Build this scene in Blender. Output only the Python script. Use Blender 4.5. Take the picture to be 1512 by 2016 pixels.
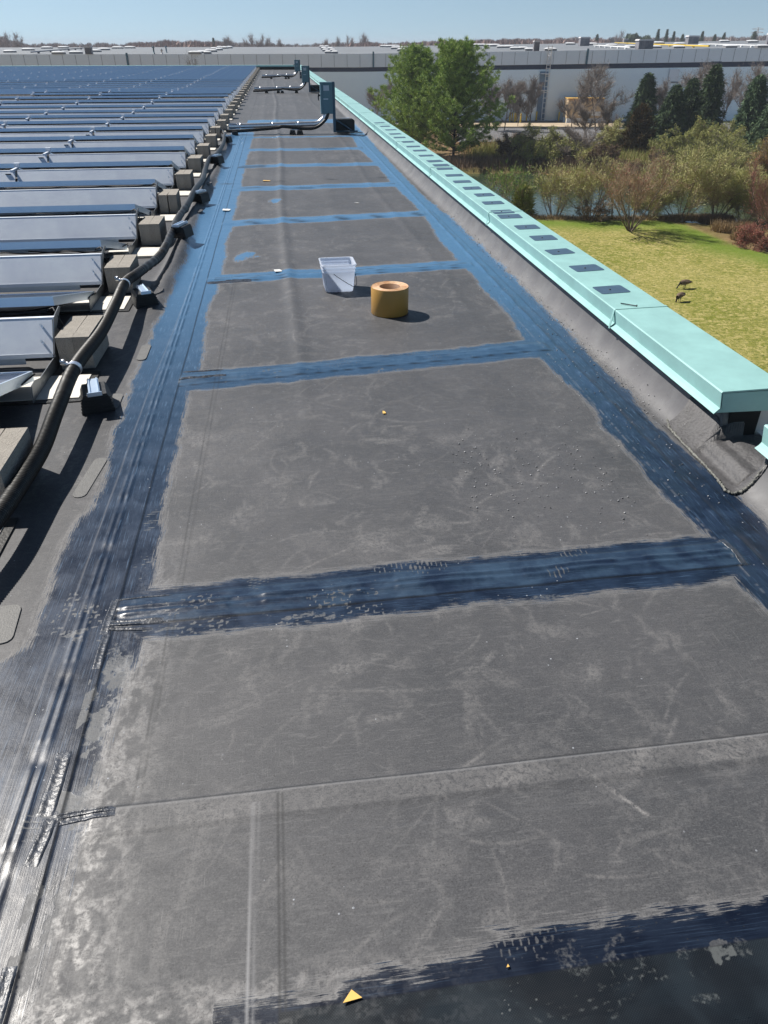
import bpy, math, random
import numpy as np
from math import radians, sin, cos, tan, atan, pi
for o in list(bpy.data.objects): bpy.data.objects.remove(o)
SC = bpy.context.scene
C = SC.collection
# ------------------------------------------------------------------ camera, sky, sun, exposure
CAM_H = 1.65; FPX = 1440.0
PITCH = atan(920.0/FPX)
YAW = radians(7.435)
cam = bpy.data.cameras.new("camera"); camo = bpy.data.objects.new("camera", cam); C.objects.link(camo)
cam.sensor_fit = 'VERTICAL'; cam.sensor_height = 36.0; cam.lens = 36.0*FPX/2016.0
cam.clip_start = 0.05; cam.clip_end = 9000
camo.location = (0, 0, CAM_H); camo.rotation_euler = (radians(90)-PITCH, 0, -YAW)
SC.camera = camo
SUN_AZ = radians(-52.0)      # left of the roof's long direction
SUN_EL = radians(47.0)
w = bpy.data.worlds.new("World"); SC.world = w; w.use_nodes = True
nt = w.node_tree; bg = nt.nodes["Background"]
sky = nt.nodes.new("ShaderNodeTexSky"); sky.sky_type = 'NISHITA'; sky.sun_disc = False
sky.sun_elevation = SUN_EL; sky.sun_rotation = SUN_AZ; sky.altitude = 0; sky.air_density = 1.0; sky.dust_density = 0.2; sky.ozone_density = 1.0
wtc = nt.nodes.new("ShaderNodeTexCoord"); wsep = nt.nodes.new("ShaderNodeSeparateXYZ"); wcmb = nt.nodes.new("ShaderNodeCombineXYZ"); wm_ = nt.nodes.new("ShaderNodeMapRange")
nt.links.new(wtc.outputs["Generated"], wsep.inputs[0]); nt.links.new(wsep.outputs[0], wcmb.inputs[0]); nt.links.new(wsep.outputs[1], wcmb.inputs[1])
wm_.inputs[1].default_value = 0.0; wm_.inputs[2].default_value = 1.0; wm_.inputs[3].default_value = 0.13; wm_.inputs[4].default_value = 1.0; wm_.clamp = False   # lift the horizon band out of the yellow dust layer
nt.links.new(wsep.outputs[2], wm_.inputs[0]); nt.links.new(wm_.outputs[0], wcmb.inputs[2]); nt.links.new(wcmb.outputs[0], sky.inputs[0])
wg = nt.nodes.new("ShaderNodeMapRange"); wg.interpolation_type = 'SMOOTHSTEP'; wg.inputs[1].default_value = .42; wg.inputs[2].default_value = .88; wg.inputs[3].default_value = 1.42; wg.inputs[4].default_value = .24
wmx = nt.nodes.new("ShaderNodeVectorMath"); wmx.operation = 'SCALE'
nt.links.new(wsep.outputs[2], wg.inputs[0]); nt.links.new(sky.outputs[0], wmx.inputs[0]); nt.links.new(wg.outputs[0], wmx.inputs["Scale"])
wtn = nt.nodes.new('ShaderNodeVectorMath'); wtn.operation = 'MULTIPLY'; wtn.inputs[1].default_value = (.97, .96, .90); nt.links.new(wmx.outputs[0], wtn.inputs[0]); nt.links.new(wtn.outputs[0], bg.inputs[0]); bg.inputs[1].default_value = 0.065
sl = bpy.data.lights.new("sun", 'SUN'); sl.energy = 5.0; sl.angle = radians(0.53); sl.color = (1.0, 0.95, 0.88)
so = bpy.data.objects.new("sun", sl); C.objects.link(so)
from mathutils import Vector, Matrix
sd = Vector((sin(SUN_AZ)*cos(SUN_EL), cos(SUN_AZ)*cos(SUN_EL), sin(SUN_EL)))
so.rotation_euler = sd.to_track_quat('Z', 'Y').to_euler()
so.location = sd*40
SC.view_settings.view_transform = 'Standard'; SC.view_settings.look = 'None'
SC.view_settings.exposure = 0.35; SC.view_settings.gamma = 1.0
try:
    SC.cycles.max_bounces = 6; SC.cycles.transparent_max_bounces = 4; SC.cycles.caustics_reflective = False; SC.cycles.caustics_refractive = False
except Exception: pass
# ------------------------------------------------------------------ measuring helpers (surveying the photograph)
def ray(px, py):
    x = px-756; y = 1008-py
    fw = FPX*cos(PITCH)+y*sin(PITCH); up = -FPX*sin(PITCH)+y*cos(PITCH)
    return x*cos(YAW)+fw*sin(YAW), -x*sin(YAW)+fw*cos(YAW), up
def at(px, py, z=0.0):
    a, b, c = ray(px, py); t = (z-CAM_H)/c
    return a*t, b*t, z
def zat(X, Y, py):
    D = X*sin(YAW)+Y*cos(YAW)
    return CAM_H - D*tan(PITCH-atan((1008-py)/FPX))
def fwd(px, py, D):
    """point at forward distance D seen at px,py"""
    z = CAM_H - D*tan(PITCH-atan((1008-py)/FPX))
    zc = D*cos(PITCH)+(CAM_H-z)*sin(PITCH)
    lat = (px-756)*zc/FPX
    return D*sin(YAW)+lat*cos(YAW), D*cos(YAW)-lat*sin(YAW), z
GZ = -11.5
rs = np.random.RandomState(7)
# ------------------------------------------------------------------ materials
def nd(t, ty, **k):
    n = t.nodes.new(ty)
    for a, b in k.items(): setattr(n, a, b)
    return n
def mk(name, col, rough=0.6, metal=0.0, var=0.15, scale=8.0, bump=0.0, bscale=60.0, spec=0.5, col2=None, island=False, coat=0.0, stretch=None):
    m = bpy.data.materials.new(name); m.use_nodes = True; t = m.node_tree; b = t.nodes["Principled BSDF"]
    b.inputs["Roughness"].default_value = rough; b.inputs["Metallic"].default_value = metal
    b.inputs["Specular IOR Level"].default_value = spec; b.inputs["Coat Weight"].default_value = coat
    tc = nd(t, "ShaderNodeTexCoord")
    vec = tc.outputs["Object"]
    if stretch:
        mp = nd(t, "ShaderNodeMapping"); mp.inputs["Scale"].default_value = stretch
        t.links.new(vec, mp.inputs[0]); vec = mp.outputs[0]
    c2 = col2 if col2 else tuple(c*(1-var) for c in col)
    c1 = col if col2 else tuple(min(1, c*(1+var)) for c in col)
    mx = nd(t, "ShaderNodeMix", data_type='RGBA')
    mx.inputs[6].default_value = (*c2, 1); mx.inputs[7].default_value = (*c1, 1)
    if island:
        g = nd(t, "ShaderNodeNewGeometry"); t.links.new(g.outputs["Random Per Island"], mx.inputs[0])
    else:
        n = nd(t, "ShaderNodeTexNoise"); n.inputs["Scale"].default_value = scale; n.inputs["Detail"].default_value = 6; n.inputs["Roughness"].default_value = .65
        t.links.new(vec, n.inputs["Vector"])
        r = nd(t, "ShaderNodeMapRange"); r.inputs[1].default_value = .3; r.inputs[2].default_value = .7
        t.links.new(n.outputs[0], r.inputs[0]); t.links.new(r.outputs[0], mx.inputs[0])
        rr = nd(t, "ShaderNodeMapRange"); rr.inputs[3].default_value = rough*.85; rr.inputs[4].default_value = min(1, rough*1.15)
        t.links.new(n.outputs[0], rr.inputs[0]); t.links.new(rr.outputs[0], b.inputs["Roughness"])
    t.links.new(mx.outputs[2], b.inputs["Base Color"])
    if bump:
        n2 = nd(t, "ShaderNodeTexNoise"); n2.inputs["Scale"].default_value = bscale; n2.inputs["Detail"].default_value = 4
        t.links.new(vec, n2.inputs["Vector"])
        bp = nd(t, "ShaderNodeBump"); bp.inputs["Strength"].default_value = bump; bp.inputs["Distance"].default_value = .01
        t.links.new(n2.outputs[0], bp.inputs["Height"]); t.links.new(bp.outputs[0], b.inputs["Normal"])
    return m
M = {}
M['coping'] = mk('pale green painted metal', (.30, .53, .51), .42, 0, .10, 5, .12, 9, coat=.0)
M['cop_patch'] = mk('dark blue rubber patch', (.055, .10, .155), .42, 0, .15, 20)
M['black'] = mk('black rubber', (.02, .021, .022), .55, 0, .25, 20, .3, 90)
M['darkgap'] = mk('dark gap', (.008, .008, .009), .9)
M['seal'] = mk('sealant bead', (.09, .09, .085), .45, 0, .5, 60, .6, 140, col2=(.25, .25, .22))
M['epdm_patch'] = mk('weathered grey rubber', (.15, .15, .148), .6, 0, .15, 25, .2, 150)
M['epdm_dark'] = mk('dark rubber flashing', (.075, .073, .076), .6, 0, .3, 14, .5, 60)
M['alu'] = mk('anodised aluminium frame', (.72, .84, 1.0), .38, .80, .06, 6)
M['alu_gray'] = mk('galvanised sheet', (.82, .88, .99), .50, .25, .06, 5, .05, 30)
M['bracket'] = mk('grey steel bracket', (.22, .24, .26), .45, .7, .2, 15)
M['glass'] = mk('solar glass', (.015, .035, .10), .12, 0, .2, 5, coat=.6)
M['white_mat'] = mk('white slip sheet', (.80, .77, .70), .6, 0, .06, 10)
M['steel'] = mk('galvanised steel conduit', (.80, .80, .83), .30, .85, .1, 20)
M['box'] = mk('blue grey enclosure paint', (.10, .19, .235), .45, 0, .08, 6)
M['post'] = mk('blue grey strut', (.07, .12, .17), .45, .4, .12, 12)
M['hose'] = mk('black corrugated tube', (.015, .015, .015), .48, 0, .15, 30)
M['bucket'] = mk('white plastic', (.80, .83, .90), .35, 0, .03, 8)
_m = M['bucket']; _t = _m.node_tree; _o = [n for n in _t.nodes if n.type == 'OUTPUT_MATERIAL'][0]; _tr = nd(_t, "ShaderNodeBsdfTranslucent"); _tr.inputs[0].default_value = (.80, .86, .95, 1); _ms = nd(_t, "ShaderNodeMixShader"); _ms.inputs[0].default_value = .55
_t.links.new(_t.nodes["Principled BSDF"].outputs[0], _ms.inputs[1]); _t.links.new(_tr.outputs[0], _ms.inputs[2]); _t.links.new(_ms.outputs[0], _o.inputs[0])
M['bucket_label'] = mk('blue printed label', (.12, .22, .42), .45, 0, .6, 55, col2=(.6, .65, .72))
M['kraft'] = mk('tan release paper', (.47, .26, .06), .45, 0, .06, 5)
M['roll_edge'] = mk('roll edge rings', (.52, .22, .08), .5, 0, .2, 30, col2=(.75, .55, .35))
M['roll_core'] = mk('cardboard core', (.20, .10, .05), .7, 0, .15, 10)
M['wire'] = mk('dark wire', (.03, .035, .05), .4, .5)
M['paper'] = mk('yellow paper', (.85, .52, .14), .6, 0, .05, 20)
M['scrapw'] = mk('white scrap', (.8, .8, .78), .6)
M['rust'] = mk('dark nail', (.03, .03, .035), .5, .4)
M['wall'] = mk('pale metal wall', (.84, .93, 1.0), .5, .65, .05, .15)
M['wall_hi'] = mk('grey metal fascia', (.80, .82, .85), .5, .7, .05, .15)
M['band'] = mk('navy band', (.02, .03, .07), .5, 0, .1, .3)
M['ourwall'] = mk('warehouse wall', (.5, .5, .5), .6, 0, .08, .5)
M['far_roof'] = mk('grey roof sheet', (.20, .215, .235), .7, 0, .12, .05)
M['spout'] = mk('teal downspout', (.07, .15, .20), .5)
M['dome'] = mk('white skylight dome', (.85, .86, .88), .3, 0, .04)
M['curbw'] = mk('skylight curb', (.25, .25, .26), .7)
M['hvac'] = mk('rooftop unit', (.10, .11, .15), .6, 0, .5, .7, col2=(.3, .28, .28))
M['hvac_top'] = mk('unit top', (.6, .58, .58), .6)
M['yellow'] = mk('safety yellow', (.75, .50, .04), .5)
M['tan'] = mk('tan siding', (.62, .46, .28), .6, 0, .08, .6)
M['white'] = mk('white paint', (.82, .82, .82), .45, 0, .04)
M['asphalt'] = mk('asphalt', (.16, .16, .17), .85, 0, .15, .3)
M['kerb'] = mk('sandy kerb', (.50, .40, .28), .85, 0, .2, .3)
M['goose_body'] = mk('brown grey feathers', (.16, .11, .07), .8, 0, .4, 8)
M['goose_neck'] = mk('black feathers', (.012, .011, .01), .7)
M['goose_pale'] = mk('pale breast feathers', (.5, .45, .38), .8)
def nodes_concrete():
    m = mk('concrete block', (.33, .305, .27), .95, 0, .15, 12, .6, 120)
    t = m.node_tree; b = t.nodes["Principled BSDF"]
    v = nd(t, "ShaderNodeTexVoronoi"); v.inputs["Scale"].default_value = 130
    tc = nd(t, "ShaderNodeTexCoord"); t.links.new(tc.outputs["Object"], v.inputs["Vector"])
    r = nd(t, "ShaderNodeMapRange"); r.inputs[1].default_value = .1; r.inputs[2].default_value = .35; t.links.new(v.outputs["Distance"], r.inputs[0])
    old = b.inputs["Base Color"].links[0].from_socket
    mx = nd(t, "ShaderNodeMix", data_type='RGBA', blend_type='MIX'); mx.inputs[6].default_value = (.16, .14, .12, 1)
    t.links.new(r.outputs[0], mx.inputs[0]); t.links.new(old, mx.inputs[7]); t.links.new(mx.outputs[2], b.inputs["Base Color"])
    return m
M['concrete'] = nodes_concrete()
# plants
M['bark'] = mk('grey bark', (.15, .115, .085), .9, 0, .35, 3)
M['bark_dark'] = mk('dark bark', (.045, .035, .028), .9, 0, .35, 3)
M['twig_grey'] = mk('grey brown twigs', (.20, .165, .145), .9, island=True, col2=(.36, .31, .27))
M['twig_tan'] = mk('tan twigs', (.30, .22, .13), .9, island=True, col2=(.46, .37, .25))
M['twig_red'] = mk('reddish twigs', (.30, .13, .10), .9, island=True, col2=(.26, .17, .13))
M['leaf_willow'] = mk('yellow green leaflets', (.33, .33, .10), .8, island=True, col2=(.50, .48, .21))
M['leaf_olive'] = mk('olive leaflets', (.20, .23, .05), .8, island=True, col2=(.42, .41, .13))
M['leaf_green'] = mk('fresh green leaves', (.10, .20, .03), .8, island=True, col2=(.24, .34, .06))
M['leaf_red'] = mk('red buds', (.33, .085, .065), .8, island=True, col2=(.26, .13, .09))
M['leaf_orange'] = mk('orange brown leaves', (.35, .20, .06), .8, island=True, col2=(.22, .18, .05))
M['pine'] = mk('pine needles', (.09, .18, .025), .7, island=True, col2=(.44, .56, .12))
M['spruce'] = mk('spruce needles', (.018, .045, .018), .8, island=True, col2=(.07, .12, .03))
M['spruce_blue'] = mk('blue green needles', (.03, .07, .03), .8, island=True, col2=(.12, .19, .08))
M['juniper'] = mk('rusty juniper', (.13, .065, .012), .8, island=True, col2=(.05, .055, .015))
M['reed'] = mk('dry reeds', (.42, .31, .16), .9, island=True, col2=(.25, .17, .09))
M['brush'] = mk('brown brush', (.10, .065, .045), .9, island=True, col2=(.20, .14, .08))
M['wood_far'] = mk('bare woodland', (.27, .21, .20), .9, island=True, col2=(.40, .33, .31))  # distance haze partly put into these paler colours
M['wood_red'] = mk('reddish woodland', (.38, .25, .22), .9, island=True, col2=(.30, .22, .20))
M['wood_green'] = mk('evergreen woodland', (.05, .075, .035), .9, island=True, col2=(.11, .14, .07))
# ------------------------------------------------------------------ object helpers
def link(name, me, parent=None, loc=(0, 0, 0)):
    o = bpy.data.objects.new(name, me); C.objects.link(o); o.location = loc
    if parent is not None: o.parent = parent
    return o
def tag(o, label=None, cat=None, group=None, kind=None):
    if label: o['label'] = label
    if cat: o['category'] = cat
    if group: o['group'] = group
    if kind: o['kind'] = kind
    return o
def thing(name, label, cat, loc=(0, 0, 0), group=None, rz=0):
    o = link(name, None, None, loc); o.rotation_euler = (0, 0, rz); o.empty_display_size = .1
    return tag(o, label, cat, group)
def mesh_np(name, V, F, mat, smooth=False):
    """V (n,3); F (m,k) constant k"""
    V = np.asarray(V, dtype=np.float32); F = np.asarray(F, dtype=np.int32)
    me = bpy.data.meshes.new(name); k = F.shape[1]
    me.vertices.add(len(V)); me.vertices.foreach_set('co', V.ravel())
    me.loops.add(F.size); me.loops.foreach_set('vertex_index', F.ravel())
    me.polygons.add(len(F)); me.polygons.foreach_set('loop_start', np.arange(0, F.size, k, dtype=np.int32))
    try: me.polygons.foreach_set('loop_total', np.full(len(F), k, dtype=np.int32))
    except Exception: pass
    if smooth: me.polygons.foreach_set('use_smooth', np.ones(len(F), dtype=bool))
    if mat: me.materials.append(mat)
    me.update(calc_edges=True)
    return me
class MB:
    def __init__(s): s.v = []; s.f = []; s.sm = []
    def add(s, vs, fs, smooth=False):
        n = len(s.v); s.v += [tuple(a) for a in vs]; s.f += [tuple(i+n for i in f) for f in fs]; s.sm += [smooth]*len(fs); return s
    def box(s, x0, x1, y0, y1, z0, z1, rot=0.0, piv=None, tilt=0.0):
        vs = [(x, y, z) for z in (z0, z1) for y in (y0, y1) for x in (x0, x1)]
        if rot or tilt:
            c = piv or ((x0+x1)/2, (y0+y1)/2, z0)
            mt = Matrix.Rotation(rot, 3, 'Z') @ Matrix.Rotation(tilt, 3, 'X')
            vs = [tuple(mt @ Vector((v[0]-c[0], v[1]-c[1], v[2]-c[2])) + Vector(c)) for v in vs]
        return s.add(vs, [(0, 2, 3, 1), (4, 5, 7, 6), (0, 1, 5, 4), (2, 6, 7, 3), (0, 4, 6, 2), (1, 3, 7, 5)])
    def prism(s, poly, d, axis='z'):
        """extrude 2-D polygon; axis x: poly in (y,z), d=(x0,x1)"""
        n = len(poly); vs = []
        for t in d:
            for a, b in poly:
                vs.append((t, a, b) if axis == 'x' else (a, t, b) if axis == 'y' else (a, b, t))
        fs = [tuple(range(n))[::-1], tuple(range(n, 2*n))]+[(i, (i+1) % n, n+(i+1) % n, n+i) for i in range(n)]
        return s.add(vs, fs)
    def tube(s, pts, r, n=10, caps=True, closed=False):
        pts = [Vector(p) for p in pts]; m = len(pts); rr = r if hasattr(r, '__len__') else [r]*m
        vs = []; up = Vector((0, 0, 1)); prev = None
        for i, p in enumerate(pts):
            d = (pts[min(i+1, m-1)]-pts[max(i-1, 0)])
            if closed: d = pts[(i+1) % m]-pts[(i-1) % m]
            d.normalize()
            if prev is None:
                a = d.cross(up)
                if a.length < .1: a = d.cross(Vector((1, 0, 0)))
            else: a = prev-d*prev.dot(d)
            a.normalize(); prev = a; b = d.cross(a)
            for k in range(n):
                th = 2*pi*k/n; vs.append(p+(a*cos(th)+b*sin(th))*rr[i])
        fs = []
        for i in range(m if closed else m-1):
            j = (i+1) % m
            for k in range(n): fs.append((i*n+k, i*n+(k+1) % n, j*n+(k+1) % n, j*n+k))
        s.add(vs, fs, True)
        if caps and not closed:
            q = len(s.v)-m*n; s.f.append(tuple(q+k for k in range(n))); s.f.append(tuple(q+(m-1)*n+k for k in range(n))[::-1]); s.sm += [False]*2
        return s
    def lathe(s, prof, n=32, c=(0, 0, 0)):
        vs = [(c[0]+r*cos(2*pi*k/n), c[1]+r*sin(2*pi*k/n), c[2]+z) for r, z in prof for k in range(n)]
        m = len(prof)
        return s.add(vs, [(i*n+k, i*n+(k+1) % n, (i+1)*n+(k+1) % n, (i+1)*n+k) for i in range(m-1) for k in range(n)], True)
    def build(s, name, mat, parent=None, origin=(0, 0, 0), bevel=0.0, loc=(0, 0, 0), mesh_only=False):
        me = bpy.data.meshes.new(name)
        me.from_pydata([(a-origin[0], b-origin[1], c-origin[2]) for a, b, c in s.v], [], s.f)
        me.polygons.foreach_set('use_smooth', s.sm)
        if mat: me.materials.append(mat)
        me.update()
        if mesh_only: return me
        o = link(name, me, parent, loc)
        if bevel:
            bm = o.modifiers.new('bevel', 'BEVEL'); bm.width = bevel; bm.segments = 2; bm.limit_method = 'ANGLE'; bm.angle_limit = radians(40)
        return o
# ------------------------------------------------------------------ numpy noise
def vnoise(x, y, seed=0):
    xi = np.floor(x).astype(np.int64); yi = np.floor(y).astype(np.int64); fx = x-xi; fy = y-yi
    fx = fx*fx*(3-2*fx); fy = fy*fy*(3-2*fy)
    def h(a, b):
        n = (a*374761393+b*668265263+seed*1442695041) & 0xffffffff
        n = ((n ^ (n >> 13))*1274126177) & 0xffffffff
        return ((n ^ (n >> 16)) & 0xffff)/65535.0
    a = h(xi, yi); b = h(xi+1, yi); c = h(xi, yi+1); d = h(xi+1, yi+1)
    return (a*(1-fx)+b*fx)*(1-fy)+(c*(1-fx)+d*fx)*fy
def fbm(x, y, seed=0, o=4):
    s = 0; a = .5; t = 0
    for i in range(o): s = s+a*vnoise(x*2**i+i*17.3, y*2**i-i*9.1, seed+i); t += a; a *= .5
    return s/t
def sst(a, b, x):
    t = np.clip((x-a)/(b-a), 0, 1); return t*t*(3-2*t)
# ================================================================== OUR BUILDING (the roof underfoot)
bld = thing('warehouse_building', 'huge flat roofed warehouse underfoot, black membrane roof and pale green metal coping', 'building', (0, 0, 0))
ROOF_END = 67.5
def dense_axis(a, b, step): return np.arange(a, b, step)
xs = np.concatenate([[-60, -40, -25, -15, -9, -6, -4.5, -3.4, -2.6, -2.0, -1.7, -1.5], dense_axis(-1.42, -.95, .009), dense_axis(-.95, -.52, .0042),
                     dense_axis(-.52, 1.52, .0060), dense_axis(1.52, 2.10, .0058)])
ys = [-.6, -.2, .1, .3, .42, .5]
y = .54
while y < 66.9:
    ys.append(y); y += (y*y+2.7)/1206*.95
ys += [67.2, ROOF_END]
ys = np.array(ys)
X, Y = np.meshgrid(xs, ys)
def interp(pts, Yv):
    pts = sorted(pts); return np.interp(Yv, [p[0] for p in pts], [p[1] for p in pts])
LO = [(.3, -1.0), (1.83, -.98), (1.9, -.93), (2.09, -.92), (2.2, -.91), (2.35, -.93), (2.51, -.93), (2.68, -.91), (2.74, -.89), (2.93, -.88), (3.08, -.88), (3.27, -.90), (3.46, -.92), (3.6, -.9), (4.09, -.93), (4.43, -.92), (5.06, -.935), (5.63, -.91), (6.46, -.91), (7.11, -.90), (8.16, -.94), (8.93, -.94), (9.87, -.91), (11.64, -.9), (14.46, -.93), (18.46, -1.0)]
LI = [(.3, -.58), (.88, -.61), (.99, -.59), (1.17, -.58), (1.54, -.58), (1.74, -.57), (1.85, -.55), (2.18, -.57), (2.45, -.57), (2.73, -.58), (3.02, -.6), (3.43, -.6), (3.87, -.6), (4.2, -.56), (4.52, -.56), (4.88, -.58), (5.56, -.61), (6.05, -.56), (6.71, -.55), (7.75, -.57), (8.49, -.56), (10.07, -.55), (13.43, -.55), (16.5, -.52), (18.5, -.50)]
RO = [(.3, 1.87), (2.26, 1.87), (2.38, 1.87), (2.51, 1.87), (2.83, 1.85), (3.0, 1.83), (3.2, 1.83), (3.63, 1.86), (3.87, 1.86), (4.7, 1.87), (5.28, 1.88), (6.66, 1.88), (7.5, 1.88), (8.76, 1.87), (10.0, 1.83), (12, 1.83), (14.3, 1.85), (18, 1.9), (22, 1.9)]
RI = [(.3, 1.57), (1.77, 1.57), (1.95, 1.54), (2.26, 1.59), (2.61, 1.56), (3.13, 1.56), (3.53, 1.58), (4.02, 1.55), (4.52, 1.54), (5.22, 1.57), (6.3, 1.56), (7.64, 1.55), (8.83, 1.62), (11.18, 1.56), (13.15, 1.58), (15.2, 1.51), (18.2, 1.6), (22, 1.7)]
wob = (fbm(X*5, Y*5, 3)-.5)*.05+(fbm(X*22, Y*22, 4)-.5)*.022
d = np.full(X.shape, 9.0)
Lm = np.maximum(interp(LO, Y)-X, X-interp(LI, Y)); Lm = np.where(Y > 18.7, np.maximum(Lm, Y-18.7), Lm)
Rm = np.maximum(interp(RI, Y)-X, X-interp(RO, Y)); Rm = np.where(Y > 22, np.maximum(Rm, (Y-22)*.5), Rm)
dirn = np.zeros(X.shape); best = Lm.copy(); dirn[:] = 1.0
d = np.minimum(Lm, Rm)
# cross seams: (seam y at x=-.6, seam y at x=1.6, prime below, prime above)
CR = [(1.965, 2.02, .075, .20), (4.05, 4.32, .09, .20), (6.22, 6.42, .04, .24), (8.50, 8.78, .06, .26), (10.80, 10.92, .10, .26), (12.98, 13.03, .12, .25), (15.2, 15.2, .12, .28), (17.3, 17.35, .08, .30), (21.1, 21.3, .5, .5)]
inside = (X > -.72) & (X < 1.7)
seamline = np.zeros(X.shape); crossH = np.zeros(X.shape); tape = np.zeros(X.shape)
for (a, b, lo, hi) in CR:
    yc = a+(b-a)*(X+.6)/2.2 + (fbm(X*2.2, X*0+a, 9)-.5)*.05*min(1, a/6)
    cd = np.maximum(yc-lo-Y, Y-yc-hi); cd = np.where(inside, cd, 9)
    m = cd < d; dirn = np.where(m, 0.0, dirn); d = np.minimum(d, cd)
    wd = .0022+.0007*a
    seamline = np.maximum(seamline, np.where((X > -.66) & (X < 1.66), np.exp(-((Y-yc)/wd)**2), 0))
    if a < 7:
        seamline = np.maximum(seamline, np.where((X > -.66) & (X < 1.62), .7*np.exp(-((Y-yc-.15)/wd)**2), 0))
    if 6 < a < 16:
        for q in (.07, .13): seamline = np.maximum(seamline, np.where((X > -.6) & (X < 1.6), .8*np.exp(-((Y-yc-q)/wd)**2), 0))
    on = sst(-.67, -.655, X)*(1-sst(1.62, 1.66, X))
    tape = np.maximum(tape, on*sst(0, .004, Y-yc)*(1-sst(.15, .156, Y-yc)))
    crossH += on*(.0035*sst(0, .006, Y-yc)*(1-sst(.14, .16, Y-yc)))
    dash = .45+.55*sst(.2, .3, np.abs(((X*2.1+a) % 1)-.5)*2)
    crossH += on*dash*.007*(np.exp(-((Y-yc-.06)/.012)**2)+np.exp(-((Y-yc-.095)/.010)**2))
    crossH += on*.006*(fbm(X*6, Y*14, 31)-.5)*np.exp(-((Y-yc-.07)/.09)**2)*2
# bare seam at y=11.3 climbing to the parapet
ybs = 11.35+.35*(X+.7)/2.5
# bottom strip near the camera
byc = .722+.01*X
bd = np.maximum(byc-.4-Y, Y-(.81+.02*fbm(X*7, Y*3, 12))); bd = np.where(X > -.25, bd, 9)
bd = bd+.05*(1-sst(.15, .6, X))+(fbm(X*18, Y*60, 19)-.5)*.07
m = bd < d; dirn = np.where(m, 0.0, dirn); d = np.minimum(d, bd)
fade = .018*sst(2.2, .9, Y)*(X < 0)
sdf = d+wob*np.where(d < .2, 1, 0)+fade
for (sx, sy, sr) in [(-.09, 9.9, .13), (-.35, 7.1, .12), (-.4, 7.0, .1)]:
    sdf = np.minimum(sdf, np.hypot((X-sx), (Y-sy)*.6)-sr*.55+(fbm(X*16, Y*16, 8)-.5)*.12)
prim = np.clip(.5-sdf/.08, 0, 1)
# worn / smeared primer: shoe treads
wear = np.zeros(X.shape)
def tread(cx, cy, ang, lx=.15, ly=.055, kind=0, s=1.0):
    ca, sa = cos(ang), sin(ang); u = (X-cx)*ca+(Y-cy)*sa; v = -(X-cx)*sa+(Y-cy)*ca
    e = (u/lx)**2+(v/ly)**2
    tri = lambda q: np.abs(((q) % 1)-.5)*2
    if kind == 0:
        uu = u+.006*(fbm(X*40, Y*40, 11, 2)-.5); vv = v+.006*(fbm(X*40, Y*40, 12, 2)-.5)
        cu_ = uu/.030; cv_ = vv/.027+.5*(np.floor(cu_) % 2); iu = np.floor(cu_); iv = np.floor(cv_); fu = cu_-iu-.5; fv = cv_-iv-.5
        sg = np.where((iu+iv) % 2 > .5, 1, -1); sg2 = np.where((iu*3+iv*2+int(abs(cx*50))) % 3 > 1, -1, 1)
        blk = (1-sst(.30, .40, np.abs(fu)))*(1-sst(.30, .40, np.abs(fv))); cut = sst(-.12, -.02, fu*sg)*sst(-.12, -.02, fv*sg2); pat = blk*(1-cut)*sst(.30, .5, vnoise(X*14, Y*14, 77))
    elif kind == 1: pat = sst(.55, .85, tri(u/.017))
    else: pat = sst(.5, .8, tri(u/.02)*tri(v/.02+.5*np.floor(u/.02)))
    k = fbm(X*30, Y*30, int(abs(cx*100+cy*37)) % 97)
    return s*pat*(1-sst(.55, 1.05, e+(k-.5)*.5))*sst(.33, .48, k)
for a in [(.10, 2.02, .1), (.30, 2.07, .2), (.18, 1.93, .05), (-.18, 2.16, 1.2, .07, .05, 1), (-.42, 2.05, .3), (-.38, 1.93, .1), (.45, 2.16, .15, .1, .05, 1), (.35, 2.18, .1, .14, .045, 1), (.92, 2.06, .0, .06, .04, 1), (1.02, 2.17, .1, .08, .03, 1),
          (.0, 1.92, .1), (-.60, 2.33, 1.4, .13, .05, 1), (-.62, 2.62, 1.5, .10, .045, 1), (-.75, 1.98, 1.6), (-.83, 2.06, 1.5), (.62, .70, .15, .12, .04, 0, .6), (.50, .655, .1, .13, .04, 0, .55), (.76, .66, .3, .10, .04, 0, .5), (.36, .69, .2, .07, .04, 2), (.42, .80, .3, .10, .04, 1),
          (.3, 4.26, .15, .15, .06, 1), (-.1, 4.2, .1), (.9, 4.3, .2, .12, .05, 1), (.72, 4.38, .1, .1, .05, 1), (.12, 4.34, .2), (-.35, 4.1, .2), (.55, 4.12, .1, .12, .06), (-.60, 1.60, 1.45, .12, .045), (-.60, 1.38, 1.5, .12, .045), (-.61, 1.15, 1.5, .10, .045, 0), (-.60, .98, 1.5, .10, .05), (-.72, 1.25, 1.4, .1, .04, 1)]:
    wear = np.maximum(wear, tread(*a))
wear = np.maximum(wear, sst(.56, .70, fbm(X*14, Y*30, 55))*.8*np.exp(-((Y-1.93)/.05)**2)*(1-sst(.7, 1.2, X)))
wear = np.maximum(wear, sst(.50, .62, fbm(X*22, Y*14, 57))*.9*(np.abs(X+.60) < .09)*(1-sst(1.7, 2.1, Y)))
wear = np.maximum(wear, sst(.60, .75, fbm(X*16, Y*22, 58))*.6*(Y < .80)*(X > 0))
scuff_mask = None
for (cx, cy, r_) in [(.83, .715, .03), (1.05, .68, .03)]:
    wear = np.maximum(wear, sst(.45, .55, fbm(X*35, Y*35, 60))*(np.hypot(X-cx, (Y-cy)) < r_*1.0))
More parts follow.
